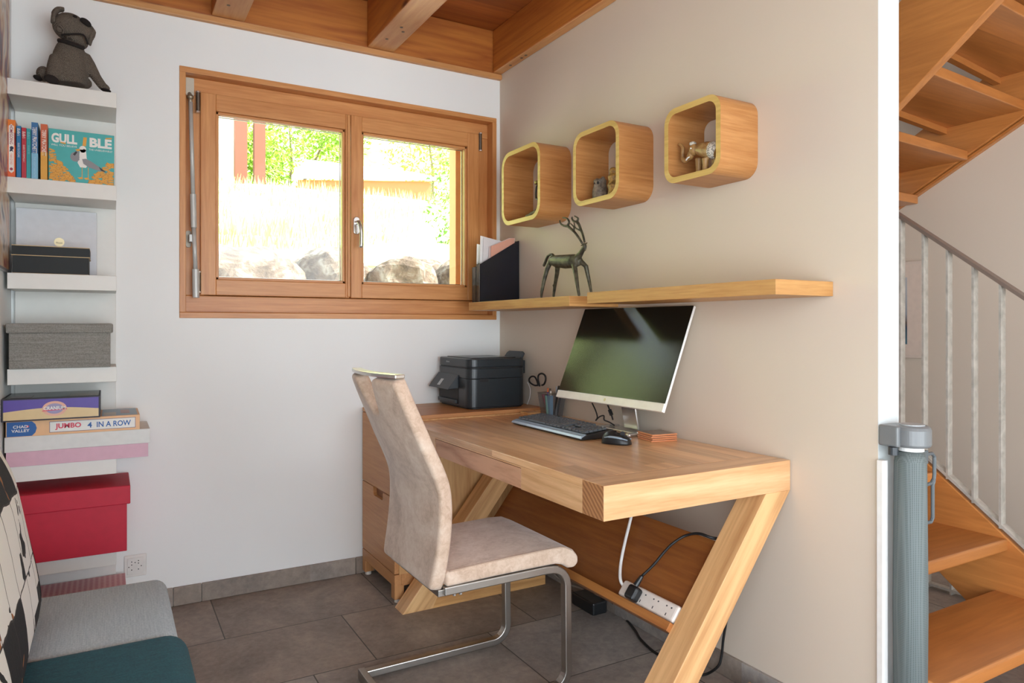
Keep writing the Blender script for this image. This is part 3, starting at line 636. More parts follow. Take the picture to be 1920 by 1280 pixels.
# ------------------------------------------------------------------ desk
g = thing('desk', (-.35, -1.08, 0), 'solid oak writing desk with slanted Z-shaped legs along the beige wall', 'desk')
DX, DY0, DY1, DZ, DB = -.697, -1.805, -.446, .753, .664
MB().m(oak('y', 'x')).box((DX, DY0+.092, DZ-.02), (-.004, DY1, DZ)).build('tabletop', None, g, bevel=.001)
MB().m(oak('x')).box((DX, DY0, DB), (-.004, DY0+.0915, DZ)).build('end_rail', None, g, bevel=.0012)
MB().m(oak('y')).box((DX, -1.399, DB), (DX+.022, DY0+.092, DZ-.02)).box((DX, -1.399, .732-.0), (DX+.022, -.76, DZ-.02)).box((DX, -.76, DB), (DX+.022, DY1, DZ-.02)).box((DX, -1.399, DZ-.0255), (DX+.022, -.76, DZ-.02)).build('apron', None, g, bevel=.0008)
MB().m(wood('drawer_front_oak', 'a06a48', 'd6a684', 'y', .42, across=14, along=2.0, contrast=1.5)).box((DX+.0005, -1.3965, DB+.001), (DX+.022, -.7625, .7255)).build('drawer', None, g, bevel=.001)
EG = N('end_grain_oak'); wv = EG.n('TexWave', wave_type='RINGS'); wv.inputs['Scale'].default_value = 26; wv.inputs['Distortion'].default_value = 2.5; EG.l(EG.coords(), wv.inputs[0]); EG.set(EG.ramp(wv.outputs['Fac'], [(.2, lin('97653f')), (.8, lin('b98457'))]), .5)
MB().m(EG.m).box((DX-.0006, DY0+.001, DB+.001), (DX, DY0+.0905, DZ-.001)).build('end_grain_block', None, g)
MB().m(oakd('y')).box((DX+.022, -1.71, DB+.001), (-.01, -.47, DB+.012)).build('underside_panel', None, g)
def leg(xt, y0, y1, xb, foot=True):
    # slanted board from the wall side under the top to the front foot
    w = .108; sl = (xb-xt)/DB  # x = xt at the top, xb at the floor (upper edge)
    f = lambda z: xb-(xb-xt)*z/DB
    l = MB().m(wood('leg_oak', 'bd8856', 'e4b67f', 'z', .4, across=18, along=1.2, tilt=R(-37.9))).prism([(f(0)+.0, 0.0), (f(0)+.13, .0), (f(.07)+w, .07), (f(DB)+w-.004, DB), (f(DB), DB)], 'y', y0, y1).build('leg', None, g, bevel=.0015)
    MB().m(wood('foot_oak', 'b07a45', 'dba76b', 'x', .4, across=18)).prism([(f(0)+.085, 0), (-.075, 0), (-.075, .07), (f(.07)+.105, .07)], 'y', y0+.0005, y1-.0005).build('foot', None, l, bevel=.0015)
leg(-.212, -.56, -.47, -.751); leg(-.108, DY0, DY0+.09, -.625)
PO = Vector((-.385, 0, .277)); PU_ = Vector((.622, 0, .783)); PN = Vector((-.783, 0, .622))
def panel_frame(y): return Matrix(((PN.x, 0, PU_.x, PO.x), (0, 1, 0, y), (PN.z, 0, PU_.z, PO.z), (0, 0, 0, 1)))   # local x = out of the panel, z = up along it
def atp(px, py, off=0):
    """pixel onto the slanted back panel, off metres in front of it"""
    q0 = at('y', -1.0, px, py); dr = (q0-CAM).normalized(); o_ = PO+PN*off
    return CAM+dr*((o_-CAM).dot(PN)/dr.dot(PN))
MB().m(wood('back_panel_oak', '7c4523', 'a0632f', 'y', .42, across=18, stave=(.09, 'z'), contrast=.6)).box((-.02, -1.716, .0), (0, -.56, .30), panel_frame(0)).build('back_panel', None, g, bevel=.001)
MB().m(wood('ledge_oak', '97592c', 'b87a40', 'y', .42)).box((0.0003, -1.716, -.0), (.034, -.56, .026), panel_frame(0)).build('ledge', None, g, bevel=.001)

# ------------------------------------------------------------------ chair
g = thing('desk_chair', (-.75, -1.175, 0), 'beige suede cantilever chair with a brushed steel frame drawn up to the desk', 'chair')
SU = N('beige_suede'); v = SU.coords(); n1 = SU.noise(v, 7, 6, 1.2, .6); n2 = SU.noise(v, 60, 5, .8, .7); n3 = SU.noise(SU.coords((160, 160, 160)), 1, 2)
f_ = SU.math('ADD', SU.math('MULTIPLY', n1, .6), SU.math('MULTIPLY', n2, .4)); SU.set(SU.ramp(f_, [(.34, lin('b0947d')), (.5, lin('cdb49f')), (.68, lin('dfcdbb'))]), .8); SU.b.inputs['Sheen Weight'].default_value = .3; SU.bump(n3, .25, .002); SU = SU.m
y0, y1 = -1.385, -.965; yc = (y0+y1)/2; hw = (y1-y0)/2
prof = [(.398, -.962), (.43, -.955), (.48, -.945), (.54, -.936), (.60, -.931), (.66, -.931), (.70, -.938), (.75, -.958), (.80, -.982), (.85, -.1004*10+.0), (.90, -1.025), (.95, -1.047), (.985, -1.061), (1.005, -1.068)]
prof = [(z, -1.003 if abs(x+1.004) < 1e-6 else x) for z, x in prof]
cols = [-1, -.93, -.62, -.33, -.115, .115, .33, .62, .93, 1]
vs = []; fs = []; NC = len(cols); NR = len(prof)
for r, (z, x) in enumerate(prof):
    for c_, t in enumerate(cols):
        yy = yc+t*hw*(.93, .97, .99, 1, 1, 1, 1, 1, .99, .975, .96, .945, .93, .92)[r]
        if c_ in (4, 5):
            k = {NR-4: .10, NR-3: .22, NR-2: .29, NR-1: .33}.get(r, .1)
            yy = yc+(-1 if c_ == 4 else 1)*hw*k*(1 if r >= NR-4 else 1.1)
        if c_ in (3, 6) and r >= NR-3: yy = yc+(-1 if c_ == 3 else 1)*hw*.47
        vs.append((x-.028*(1-t*t)*(min(1, max(0, (z-.45)/.3))), yy, z))
for r in range(NR-1):
    for c_ in range(NC-1):
        if c_ == 4 and r >= NR-4: continue
        a = r*NC+c_; fs.append((a, a+1, a+NC+1, a+NC))
o = MB().add(vs, fs).build('backrest', SU, g, smooth=True)
s_ = o.modifiers.new('thickness', 'SOLIDIFY'); s_.thickness = .044; s_.offset = 0; b_ = o.modifiers.new('bevel', 'BEVEL'); b_.width = .015; b_.segments = 3; b_.limit_method = 'ANGLE'; b_.angle_limit = R(60); o.modifiers.new('sub', 'SUBSURF').render_levels = 2
m = MB(); m.rect_tube([(-1.068-.028*(1-t*t), yc+t*hw*.925, 1.012) for t in [k/6-1 for k in range(13)]], .012, .034, Z); m.build('top_bar', CHROME, g, bevel=.003)
# seat with waterfall front
sp = [(-.935, .452), (-.85, .458), (-.75, .460), (-.65, .462), (-.58, .464), (-.53, .461), (-.495, .446), (-.477, .425), (-.476, .402), (-.492, .390), (-.515, .392), (-.535, .405), (-.56, .412), (-.66, .412), (-.78, .411), (-.88, .409), (-.935, .408)]
o = MB().prism([(p[0], p[1]) for p in sp], 'y', y0, y1).build('seat', SU, g, bevel=.020, seg=5, smooth=True)
for yy in (y0+.004,):
    m = MB().tube(smooth_path([(-.925, yy, .452), (-.75, yy, .459), (-.58, yy, .462), (-.525, yy, .458), (-.487, yy, .432)], 5), .0022, 6)
m.build('seam', plain('suede_seam', 'b29a86', .8), g, smooth=True)
def side(yy):
    P = [(-.94, .388), (-.62, .390)]+arc((-.572, .335), .055, 95, 15, 6)
    P = [(-.94, .397), (-.60, .399)]+arc((-.577, .337), .060, 85, 5, 6)+[(-.515, .10)]+arc((-.572, .078), .058, -5, -85, 6)+[(-.64, .020), (-1.045, .020)]
    return [(a, yy, b) for a, b in P]
for yy in (y0+.012, y1-.02): MB().rect_tube(side(yy), .028, .024, Y).build('frame_tube', STEEL, g, bevel=.003)
MB().box((-1.062, y0-.005, .0), (-1.04, y1-.003, .034)).build('floor_bar', STEEL, g, bevel=.002)
[MB().box((a_, y0+.012, .380), (a_+.03, y1-.02, .40)).build('cross_bar', STEEL, g, bevel=.002) for a_ in (-.955, -.66)]
m = MB(); [m.lathe((x, y0+.012, .377), [(.005, 0), (.005, .008)], 10) for x in (-.905, -.885)]; m.build('bolt', CHROME, g)

# ------------------------------------------------------------------ printer on the cabinet
g = thing('printer', (-.21, -.19, .775), 'black inkjet printer with tilted control panel on the cabinet top', 'printer')
PR = plain('printer_plastic', '23292d', .33, grain=.02); px0, px1, py0, py1 = -.362, -.062, -.372, -.018
def slab(z0, z1, ins=0, r=.04): return MB().prism(rrect(px0+ins, px1-ins*.5, py0+ins, py1-ins*.3, r, 8), 'z', z0, z1)
o = slab(.783, .914).build('base_unit', PR, g, bevel=.003, smooth=False)
slab(.777, .783, .008).build('foot_rim', RUB, g)
o2 = slab(.9145, .960, .0).build('middle_unit', PR, g, bevel=.002); slab(.9595, .966, .004).build('gap_line', RUB, g)
slab(.9655, 1.004, .001).build('scanner_lid', PR, g, bevel=.004)
MB().box((px0+.04, py0+.05, 1.004), (px1-.03, py1-.03, 1.0075)).build('lid_panel', PR, g, bevel=.003)
text('maker_lettering', 'EPSON', .036, .0075, (px0, -.145, .985), -Y, Z, plain('silver_print', 'a9adb0', .4), g, .03, depth=.0015)
# dark slot and tray
o = MB().box((px0-.0015, -.262, .793), (px0+.03, -.045, .868)).build('output_slot', RUB, g)
MB().box((px0-.012, -.25, .795), (px0+.02, -.055, .812)).build('output_tray', DKG, g, bevel=.002)
m = MB(); m.add([(px0-.004, -.262, .925), (px0-.004, -.035, .925), (px0-.055, -.035, .862), (px0-.055, -.262, .862), (px0, -.262, .93), (px0, -.035, .93), (px0, -.035, .865), (px0, -.262, .865)], [(0, 1, 2, 3), (4, 7, 6, 5), (0, 4, 5, 1), (3, 2, 6, 7), (1, 5, 6, 2), (0, 3, 7, 4)])
o = m.build('control_panel', DKG, g, bevel=.003)
pn_ = Vector((-.063, 0, .051)).normalized()
MB().add([Vector((px0-.004, 0, .925))+Vector((-.051, 0, -.063))*t+Y*yy+pn_*.0012 for t, yy in ((.35, -.118), (.35, -.15), (.8, -.15), (.8, -.118))], [(0, 1, 2, 3)]).build('screen', plain('lcd_grey', 'b5babb', .3), o)
# paper support at the back
m = MB().prism([(-.325, 1.0), (-.335, 1.026), (-.32, 1.034), (-.195, 1.034), (-.178, 1.026), (-.155, .995)], 'x', -.066, -.054)
M_ = Matrix.Translation((-.06, 0, 1.0)) @ Matrix.Rotation(R(18), 4, 'Y') @ Matrix.Translation((.06, 0, -1.0)); m.v = [M_ @ p for p in m.v]; m.build('paper_support', DKG, g, bevel=.003)
MB().box((-.075, -.345, .93), (-.052, -.03, .992)).build('rear_feed', PR, g, bevel=.003)
m = MB().prism([(-.355+.0, .9143), (-.355, .902)], 'y', 0, 0) if 0 else MB().box((-.31, py0-.0008, .899), (-.265, py0+.001, .9145)); m.build('finger_notch', RUB, g)

# ------------------------------------------------------------------ desk things
# wooden block
g = thing('wooden_block', (-.11, -.49, .753), 'small wooden phone stand lying between the printer and the pencil cup', 'stand')
MB().m(oakl('x')).box((-.15, -.535, .753), (-.03, -.462, .760)).box((-.15, -.535, .760), (-.085, -.462, .768)).box((-.07, -.535, .760), (-.03, -.462, .768)).build('block', None, g, bevel=.003)
# pencil cup
MES = N('wire_mesh'); MES.set(lin('6f7276'), .45, .4); MES.b.inputs['Alpha'].default_value = .42
ux, uy = -.062, -.592
g = thing('pencil_cup', (ux, uy, .753), 'square wire mesh pencil cup between the printer and the monitor', 'pencil cup')
def frust(a, b, z0, z1): return [(ux-a, uy-a, z0), (ux+a, uy-a, z0), (ux+a, uy+a, z0), (ux-a, uy+a, z0), (ux-b, uy-b, z1), (ux+b, uy-b, z1), (ux+b, uy+b, z1), (ux-b, uy+b, z1)]
MB().add(frust(.034, .046, .755, .858), [(0, 1, 2, 3), (0, 1, 5, 4), (1, 2, 6, 5), (2, 3, 7, 6), (3, 0, 4, 7)]).build('mesh_wall', MES.m, g)
m = MB(); q4 = frust(.034, .046, .755, .858); m.tube([q4[4], q4[5], q4[6], q4[7], q4[4]], .0022, 8); m.tube([q4[0], q4[1], q4[2], q4[3], q4[0]], .0018, 8); m.build('rim', STEEL, g)
def stick(name, a, b, r, mat, label, cat, cap=None):
    o = MB().tube([a, b], r, 10).build(name, mat); tag(o, label, cat); 
    if cap: 
        a, b = Vector(a), Vector(b); MB().tube([b, b+(b-a).normalized()*.018], r*.85, 10).build('cap', cap, o)
    return o
stick('pen', (ux-.02, uy+.01, .76), (ux-.024, uy-.004, .862), .0042, plain('violet_plastic', '4a3fa0', .4), 'violet pen with an orange tip in the pencil cup', 'pen', plain('orange_plastic', 'd8703a', .4))
stick('pen', (ux-.01, uy-.01, .76), (ux-.02, uy-.022, .868), .004, WPL, 'white capped pen beside the violet one in the pencil cup', 'pen')
stick('marker', (ux+.0, uy+.02, .758), (ux-.03, uy+.025, .85), .007, plain('dusty_red_plastic', 'b2606c', .4), 'dusty red marker showing through the cup mesh', 'marker')
stick('marker', (ux-.028, uy-.012, .758), (ux-.026, uy+.005, .846), .007, plain('mint_plastic', '7fc0b4', .4), 'mint green marker leaning inside the cup mesh', 'marker')
tag(MB().box((ux-.028, uy-.030, .758), (ux-.012, uy-.004, .848)).build('ruler', plain('light_blue_plastic', '86b4d6', .35), bevel=.002), 'light blue flat ruler standing inside the mesh cup', 'ruler')
stick('pen', (ux+.01, uy-.02, .76), (ux+.0, uy-.036, .888), .0035, plain('clear_grey_plastic', '9aa0a4', .3), 'clear grey pen at the middle of the pencil cup', 'pen')
stick('pen', (ux+.014, uy-.02, .76), (ux+.018, uy-.05, .880), .0045, BLK, 'short black pen behind the clear pen in the cup', 'pen')
stick('pen', (ux-.004, uy-.022, .76), (ux-.01, uy-.072, .893), .0045, BLK, 'black pen leaning towards the monitor from the cup', 'pen')
g = thing('scissors', (ux, uy, .76), 'black handled scissors standing in the pencil cup', 'scissors')
P = [at('x', -.07, x, y) for x, y in ((1009, 722), (1002, 722), (994, 717), (992, 711), (996, 706), (1002, 706), (1006, 712), (1009, 722))]
MB().tube(smooth_path(P), .0038, 8).build('handle', RUB, g, smooth=True)
P = [at('x', -.05, x, y) for x, y in ((1012, 724), (1009, 712), (1010, 703), (1016, 700), (1022, 704), (1023, 712), (1020, 720), (1016, 722))]
MB().tube(smooth_path(P), .0042, 8).build('handle', RUB, g, smooth=True)
MB().box((-.07, -.585, .765), (-.066, -.57, .875)).box((-.062, -.58, .765), (-.058, -.565, .875)).build('blade', STEEL, g)
# keyboard
g = thing('keyboard', (-.2696, -.9675, .753), 'black full size keyboard with a blue grey front rim on the desk', 'keyboard', rz=-1.5834, local=True)
L_, D_ = .49, .142
m = MB().prism([(-D_/2, .002), (D_/2, .002), (D_/2, .030), (D_/2-.012, .032), (-D_/2+.02, .019), (-D_/2, .010)], 'x', -L_/2, L_/2); m.build('case', BLK, g, bevel=.003)
m = MB().prism([(-D_/2-.002, .006), (-D_/2+.004, .012), (-D_/2+.022, .0205), (-D_/2+.0225, .0215), (-D_/2+.002, .0155), (-D_/2-.006, .009)], 'x', -L_/2-.001, L_/2+.001); m.build('front_rim', plain('blue_grey_rim', '8fa2b2', .28), g, bevel=.001)
KM = plain('key_plastic', '4f565c', .22)
rowsK = [(1, [1]*15), (1, [1]*13+[2]), (1, [1.5]+[1]*12+[1.5]), (1, [1.75]+[1]*11+[2.25]), (1, [2.25]+[1]*10+[2.75]), (1, [1.25]*3+[6.25]+[1.25]*4)]
m = MB(); u = .0208; sy = .0193
def key(x, y, w):
    z = .0215+(y+D_/2)/D_*.0125; h = .0065; a = u*w/2-.0012; b = sy/2-.001
    m.add([(x-a, y-b, z), (x+a, y-b, z), (x+a, y+b, z+.001), (x-a, y+b, z+.001), (x-a+.0024, y-b+.002, z+h), (x+a-.0024, y-b+.002, z+h), (x+a-.0024, y+b-.0015, z+h+.001), (x-a+.0024, y+b-.0015, z+h+.001)], [(0, 1, 5, 4), (1, 2, 6, 5), (2, 3, 7, 6), (3, 0, 4, 7), (4, 5, 6, 7)])
for r in range(6):
    y = D_/2-.016-r*sy; x = -L_/2+.012
    for w in rowsK[r][1]:
        if r == 0: w = 1
        key(x+w*u/2, y, w); x += w*u
    x = -L_/2+.012+15.35*u
    for k in range(3):
        if r == 3 or (r == 4 and k != 1): continue
        key(x+u*(k+.5), y, 1)
    x += 3.3*u
    for k in range(4):
        if r == 0: continue
        key(x+u*(k+.5), y, 1)
o = m.build('keys', KM, g); o['kind'] = 'stuff'
# mouse
mo = at('z', .765, 1156, 825)
g = thing('computer_mouse', (mo.x, mo.y, .753), 'black and grey wireless mouse in front of the monitor', 'mouse', rz=R(-60), local=True)
def blob(sx, sy, sz, z0=0, nu=22, nv=10):
    vs = []; fs = []
    for j in range(nv+1):
        ph = pi/2*j/nv
        for k in range(nu):
            th = 2*pi*k/nu; xx = cos(th); yy = sin(th); sq = (abs(xx)**2.6+abs(yy)**2.6)**(-1/2.6)
            vs.append((sx*xx*sq*cos(ph)**.55, sy*yy*sq*cos(ph)**.55, z0+sz*sin(ph)*(1-.18*xx*sq)))
    fs = [(j*nu+k, j*nu+(k+1) % nu, (j+1)*nu+(k+1) % nu, (j+1)*nu+k) for j in range(nv) for k in range(nu)]
    return MB().add(vs, fs+[tuple(range(nu))])
blob(.052, .032, .037, .001).build('body', BLK, g, smooth=True)
m = MB()
for s_ in (1, -1):
    m.tube(smooth_path([(.045, .016*s_, .017), (.02, .026*s_, .024), (-.01, .027*s_, .026), (-.035, .022*s_, .022)], 5), [.004]*4+[.0065]*8+[.004]*4, 8, flat=.6)
m.build('side_band', plain('blue_grey_rim', '', .3), g, smooth=True)
MB().tube([(.022, -.003, .036), (.022, .003, .036)], .008, 14).build('scroll_wheel', DKG, g)
# coasters: a stack of four
COP = plain('copper_edge', 'dc9468', .3, .15); CO = plain('dark_leather_top', '8a7466', .25)
ca = at('z', .758, 1232, 821); MR = Matrix.Rotation(R(-14), 3, 'Z')
for k in range(4):
    t = ('lowest', 'second lowest', 'second highest', 'topmost')[k]; zz = .753+k*.0068
    g = thing('coaster', (ca.x, ca.y, zz), 'square copper edged coaster near the mouse, %s of the stack' % t, 'coaster', 'stack of coasters beside the mouse', rz=R(-12+(k % 2)*3), local=True)
    MB().box((-.05, -.05, .0002), (.05, .05, .0056)).build('tray', COP, g, bevel=.0015); MB().box((-.046, -.046, .0054), (.046, .046, .006)).build('pad', CO, g)
# monitor
tl = R(22.3)
g = thing('monitor', (-.101, -1.119, .753), 'large slim monitor with white chin tilted back on the desk', 'monitor', local=True)
Mm = Matrix.Translation((0, 0, 1.044-.753)) @ Matrix.Rotation(R(-90+2.0), 4, 'Z') @ Matrix.Rotation(-tl, 4, 'X')
mw, mh = .61, .388
def mbox(a, b): return MB().box(a, b, Mm)
SCR = N('glossy_screen'); SCR.set((.006, .007, .006, 1), .19, 0); SCR.b.inputs['Specular IOR Level'].default_value = .35
mbox((-mw/2, .0, -mh/2), (mw/2, .010, mh/2)).build('panel_shell', WPL, g, bevel=.002)
mbox((-mw/2+.001, -.0022, -mh/2+.031), (mw/2-.001, -.0002, mh/2-.001)).build('screen', SCR.m, g)
mbox((-mw/2, -.0045, -mh/2), (mw/2, .0, -mh/2+.030)).build('chin', plain('pearl_white_plastic', 'e6e2d6', .3), g, bevel=.0015)
mbox((-.19, .010, -mh/2+.01), (.19, .035, mh/2-.16)).build('rear_housing', WPL, g, bevel=.008)
m = MB(); [m.add([Mm @ Vector((a, -.0049, -mh/2+.015+b)) for a, b in P], [tuple(range(len(P)))]) for P in ([(.006*cos(R(t)), .006*sin(R(t))) for t in range(0, 360, 20)],)]; m.build('round_logo', plain('gold_foil', '', .3), g)
a = Mm @ Vector((-.0, .03, -.12))
MB().add([(.02, -.052, .15), (.02, .03, .15), (.03, .03, .15), (.03, -.052, .15), (.045, -.052, .012), (.045, .03, .012), (.055, .03, .012), (.055, -.052, .012)], [(0, 1, 5, 4), (1, 2, 6, 5), (2, 3, 7, 6), (3, 0, 4, 7), (0, 3, 2, 1), (4, 5, 6, 7)]).build('stand_arm', CHROME, g, bevel=.003)
MB().rect_tube([(.05, -.10, .004), (.05, .13, .004)], .085, .006, X).rect_tube([(.0, -.10, .005), (-.05, -.105, .005)], .01, .01, Y).build('stand_foot', CHROME, g, bevel=.002)
[MB().box((-.045, a_, .0), (.09, a_+.024, .012)).build('foot_bar', CHROME, g, bevel=.004) for a_ in (-.112, .111)]
c1 = [at('x', -.05, x, y) for x, y in ((1110, 755), (1117, 770), (1120, 782), (1117, 788), (1124, 781), (1132, 779), (1133, 787), (1142, 791), (1152, 797))]
c1 = [Vector((p.x, p.y, max(p.z, .758))) for p in c1]
tag(MB().tube(smooth_path(c1), .0028, 8).build('cable', RUB, smooth=True), 'thin black coiled cable hanging below the left half of the monitor', 'cable')
c2 = [at('x', -.045, x, y) for x, y in ((1139, 758), (1143, 768), (1146, 776), (1149, 787))]
o = tag(MB().tube(smooth_path(c2), .003, 8).build('cable', RUB, smooth=True), 'black cable with a ferrite lump hanging below the middle of the monitor', 'cable')
MB().tube([c2[1], c2[2]+(c2[2]-c2[1])*.2], .0075, 10).build('ferrite_core', BLK, o)
c3 = [at('x', -.012, x, y) for x, y in ((989, 716), (994, 729), (993, 745), (988, 759))]
tag(MB().tube(smooth_path(c3), .0022, 8).build('cable', WPL, smooth=True), 'thin white cable beside the printer running down the wall', 'cable')

# ------------------------------------------------------------------ under the desk
pc = PO+PU_*.028+PN*.0005
g = thing('power_strip', (pc.x, -1.587, pc.z), 'white power strip lying on the ledge of the slanted back panel', 'power strip', local=True)
Mp = Matrix(((PN.x, 0, PU_.x, 0), (0, 1, 0, 0), (PN.z, 0, PU_.z, 0), (0, 0, 0, 1)))
MB().box((.0, -.125, .0), (.024, .125, .052), Mp).build('body', CRM, g, bevel=.009, seg=3)
m = MB()
for k in range(4):
    yy = .078-k*.056
    for dy, dz, w, h in ((0.0, .013, .003, .008), (-.010, .036, .005, .004), (.010, .036, .005, .004)): m.box((.0235, yy+dy-w/2, dz-h/2), (.0244, yy+dy+w/2, dz+h/2), Mp)
m.build('socket_slot', DKG, g)
pp_ = PO+PU_*.05+PN*.027
pl = thing('power_plug', (pp_.x, -1.545, pp_.z), 'black plug standing in the white power strip', 'plug', local=True)
MB().box((.0, -.021, -.023), (.032, .021, .021), Mp).build('body', BLK, pl, bevel=.009, seg=3)
e0 = Mp @ Vector((.022, 0, .022)); e1 = Mp @ Vector((.024, -.006, .055))
MB().tube([e0, e1], [.009, .006], 10).build('strain_relief', BLK, pl)
w0 = Vector((pp_.x, -1.545, pp_.z))+e1
c = [w0]+[atp(x, y, .05) for x, y in ((1226, 1058), (1245, 1035), (1262, 1018))]+[atp(x, y, .035) for x, y in ((1285, 1004), (1310, 1000))]+[atp(1335, 1008, .02), Vector((-.14, -1.71, .50)), Vector((-.06, -1.66, .38)), Vector((-.04, -1.60, .25))]+[at('x', -.036, x, y) for x, y in ((1360, 1175), (1356, 1200), (1353, 1228))]+[at('x', -.045, 1346, 1249)]+[at('z', .006, x, y) for x, y in ((1322, 1264), (1290, 1264))]
tag(MB().tube(smooth_path(c), .0042, 8).build('cable', RUB, smooth=True), 'thick black cable looping from the plug over the back panel and down to the floor', 'cable')
c = [atp(x, y, .03) for x, y in ((1189, 940), (1183, 970), (1172, 1015), (1164, 1055), (1163, 1085))]+[Vector((pc.x, -1.464, pc.z))+PN*.012+PU_*.03]
tag(MB().tube(smooth_path(c), .0052, 8).build('cable', WPL, smooth=True), 'white cable running from under the desktop down to the power strip', 'cable')
c = [at('x', -.02, x, y) for x, y in ((1125, 1105), (1142, 1122))]+[at('z', .005, x, y) for x, y in ((1165, 1150), (1190, 1180), (1203, 1200), (1235, 1227), (1280, 1240))]
tag(MB().tube(smooth_path(c), .0045, 8).build('cable', RUB, smooth=True), 'black cable lying on the floor tiles beneath the back panel', 'cable')
c = [at('x', -.03, x, y) for x, y in ((1028, 1062), (1045, 1082), (1070, 1096), (1092, 1104), (1106, 1114), (1124, 1115))]
tag(MB().tube(smooth_path(c), .004, 8).build('cable', plain('grey_cable', 'a39a92', .5), smooth=True), 'grey cable drooping under the back panel behind the front chair leg', 'cable')
MB_ = MB().box((-.10, -.95, .0), (-.03, -.80, .05)); tag(MB_.build('power_adapter', BLK, bevel=.006), 'black power adapter brick on the floor under the desk', 'adapter')

# ------------------------------------------------------------------ wall shelves
def wall_shelf(y0, y1, z0, z1, label, d_=-.238):
    m = MB().m(cube_w('y')).box((d_, y0, z0), (-.001, y1, z1)); o = m.build('wall_shelf', bevel=.001); o.data.materials.append(cube_w('x'))
    for p in o.data.polygons:
        if abs(p.normal.y) > .9: p.material_index = 1
    return tag(o, label, 'shelf', 'floating oak wall shelves')
wall_shelf(-.985, -.118, 1.229, 1.269, 'short oak floating shelf in the corner carrying the stag'); wall_shelf(-1.946, -1.10, 1.236, 1.277, 'long empty oak floating shelf above the monitor')
def cube(y0, y1, z0, z1, label):
    r = .058*(y1-y0)/.29; t = .019; outp = rrect(y0, y1, z0, z1, r); inn = rrect(y0+t, y1-t, z0+t, z1-t, r-t*.8); n = len(outp)
    vs = [(-.163, *p) for p in outp]+[(-.163, *p) for p in inn]+[(-.0005, *p) for p in outp]+[(-.0005, *p) for p in inn]
    m = MB().m(wood('cube_veneer', 'a86f3a', 'c9925a', 'x', .42, across=34, along=2.2, contrast=.5)); fs = []
    m.add(vs, [(k, (k+1) % n, 2*n+(k+1) % n, 2*n+k) for k in range(n)]+[(n+k, 3*n+k, 3*n+(k+1) % n, n+(k+1) % n) for k in range(n)]+[(2*n+k, 2*n+(k+1) % n, 3*n+(k+1) % n, 3*n+k) for k in range(n)])
    m.m(wood('cube_edge_lit', 'bf9a50', 'd8b66c', 'y', .45)); m.add(vs[:2*n], [(k, n+k, n+(k+1) % n, (k+1) % n) for k in range(n)])  # rim colour carries the yellow-green window light, painted in over the veneer tone
    o = m.build('cube_shelf'); return tag(o, label, 'shelf', 'rounded oak cube shelves')
cube(-.654, -.315, 1.62, 1.957, 'rounded oak cube shelf nearest the window, largest of the three')
cube(-1.193, -.902, 1.623, 1.912, 'rounded oak cube shelf in the middle holding two carved figures')
cube(-1.681, -1.433, 1.62, 1.865, 'rounded oak cube shelf at the right holding the elephant, smallest of the three')
# elephant
q = lambda x, y, xx=-.128: at('x', xx, 1230+x/6.735, 170+y/6.735)
k_ = 1/6.735/560
EL = N('carved_wood_paint'); EL.set(EL.ramp(EL.noise(EL.coords(), 45, 4), [(.3, lin('7a5530')), (.6, lin('a98350'))]), .45); EL = EL.m
g = thing('elephant_figurine', (-.128, -1.57, 1.639), 'small carved elephant with a patterned saddle cloth in the right cube shelf', 'figurine')
zf = 1.6395
MB().tube(smooth_path([q(292, 678), q(318, 690), q(338, 730), q(335, 800), q(338, 860), q(375, 885), q(425, 840), q(455, 760)], 4), [.0048]*4+[.0052]*4+[.0062]*8+[.0078]*8+[.0115]*5, 12).build('trunk', EL, g, smooth=True)
m = MB()
m.ball(q(480, 745), (.016, .0165, .019)); m.tube([q(540, 740), q(640, 745), q(740, 755), q(800, 775)], [.018, .026, .028, .021], 14)
for x_, xx in ((540, -.113), (625, -.143), (745, -.113), (770, -.143)):
    p = q(x_, 850, xx); m.tube([p, Vector((p.x, p.y, zf+.02)), Vector((p.x, p.y, zf+.002))], [.012, .0095, .0105], 12)
organic(m.build('body', EL, g), .0022, 3)
MB().ball(q(595, 730, -.149), (.004, .014, .019)).build('ear', EL, g, smooth=True); MB().ball(q(595, 730, -.107), (.004, .014, .019)).build('ear', EL, g, smooth=True)
SA2 = N('saddle_pattern'); vo = SA2.n('TexVoronoi'); vo.inputs['Scale'].default_value = 260; SA2.l(SA2.coords(), vo.inputs['Vector']); SA2.set(SA2.ramp(vo.outputs['Distance'], [(.3, lin('3a3530')), (.45, lin('cfc8ba'))]), .6)
MB().tube([q(665, 735), q(740, 752), q(795, 775)], [.0225, .0295, .0235], 18).build('saddle_cloth', SA2.m, g, smooth=True)
MB().ball(q(465, 672), (.012, .011, .008)).build('headdress', SA2.m, g, smooth=True)
MB().tube(smooth_path([q(425, 835, -.140), q(400, 850, -.143), q(380, 878, -.143)], 3), .0022, 6).build('tusk', WPL, g)
MB().ball(q(440, 728, -.144), .0026).build('eye', WPL, g)
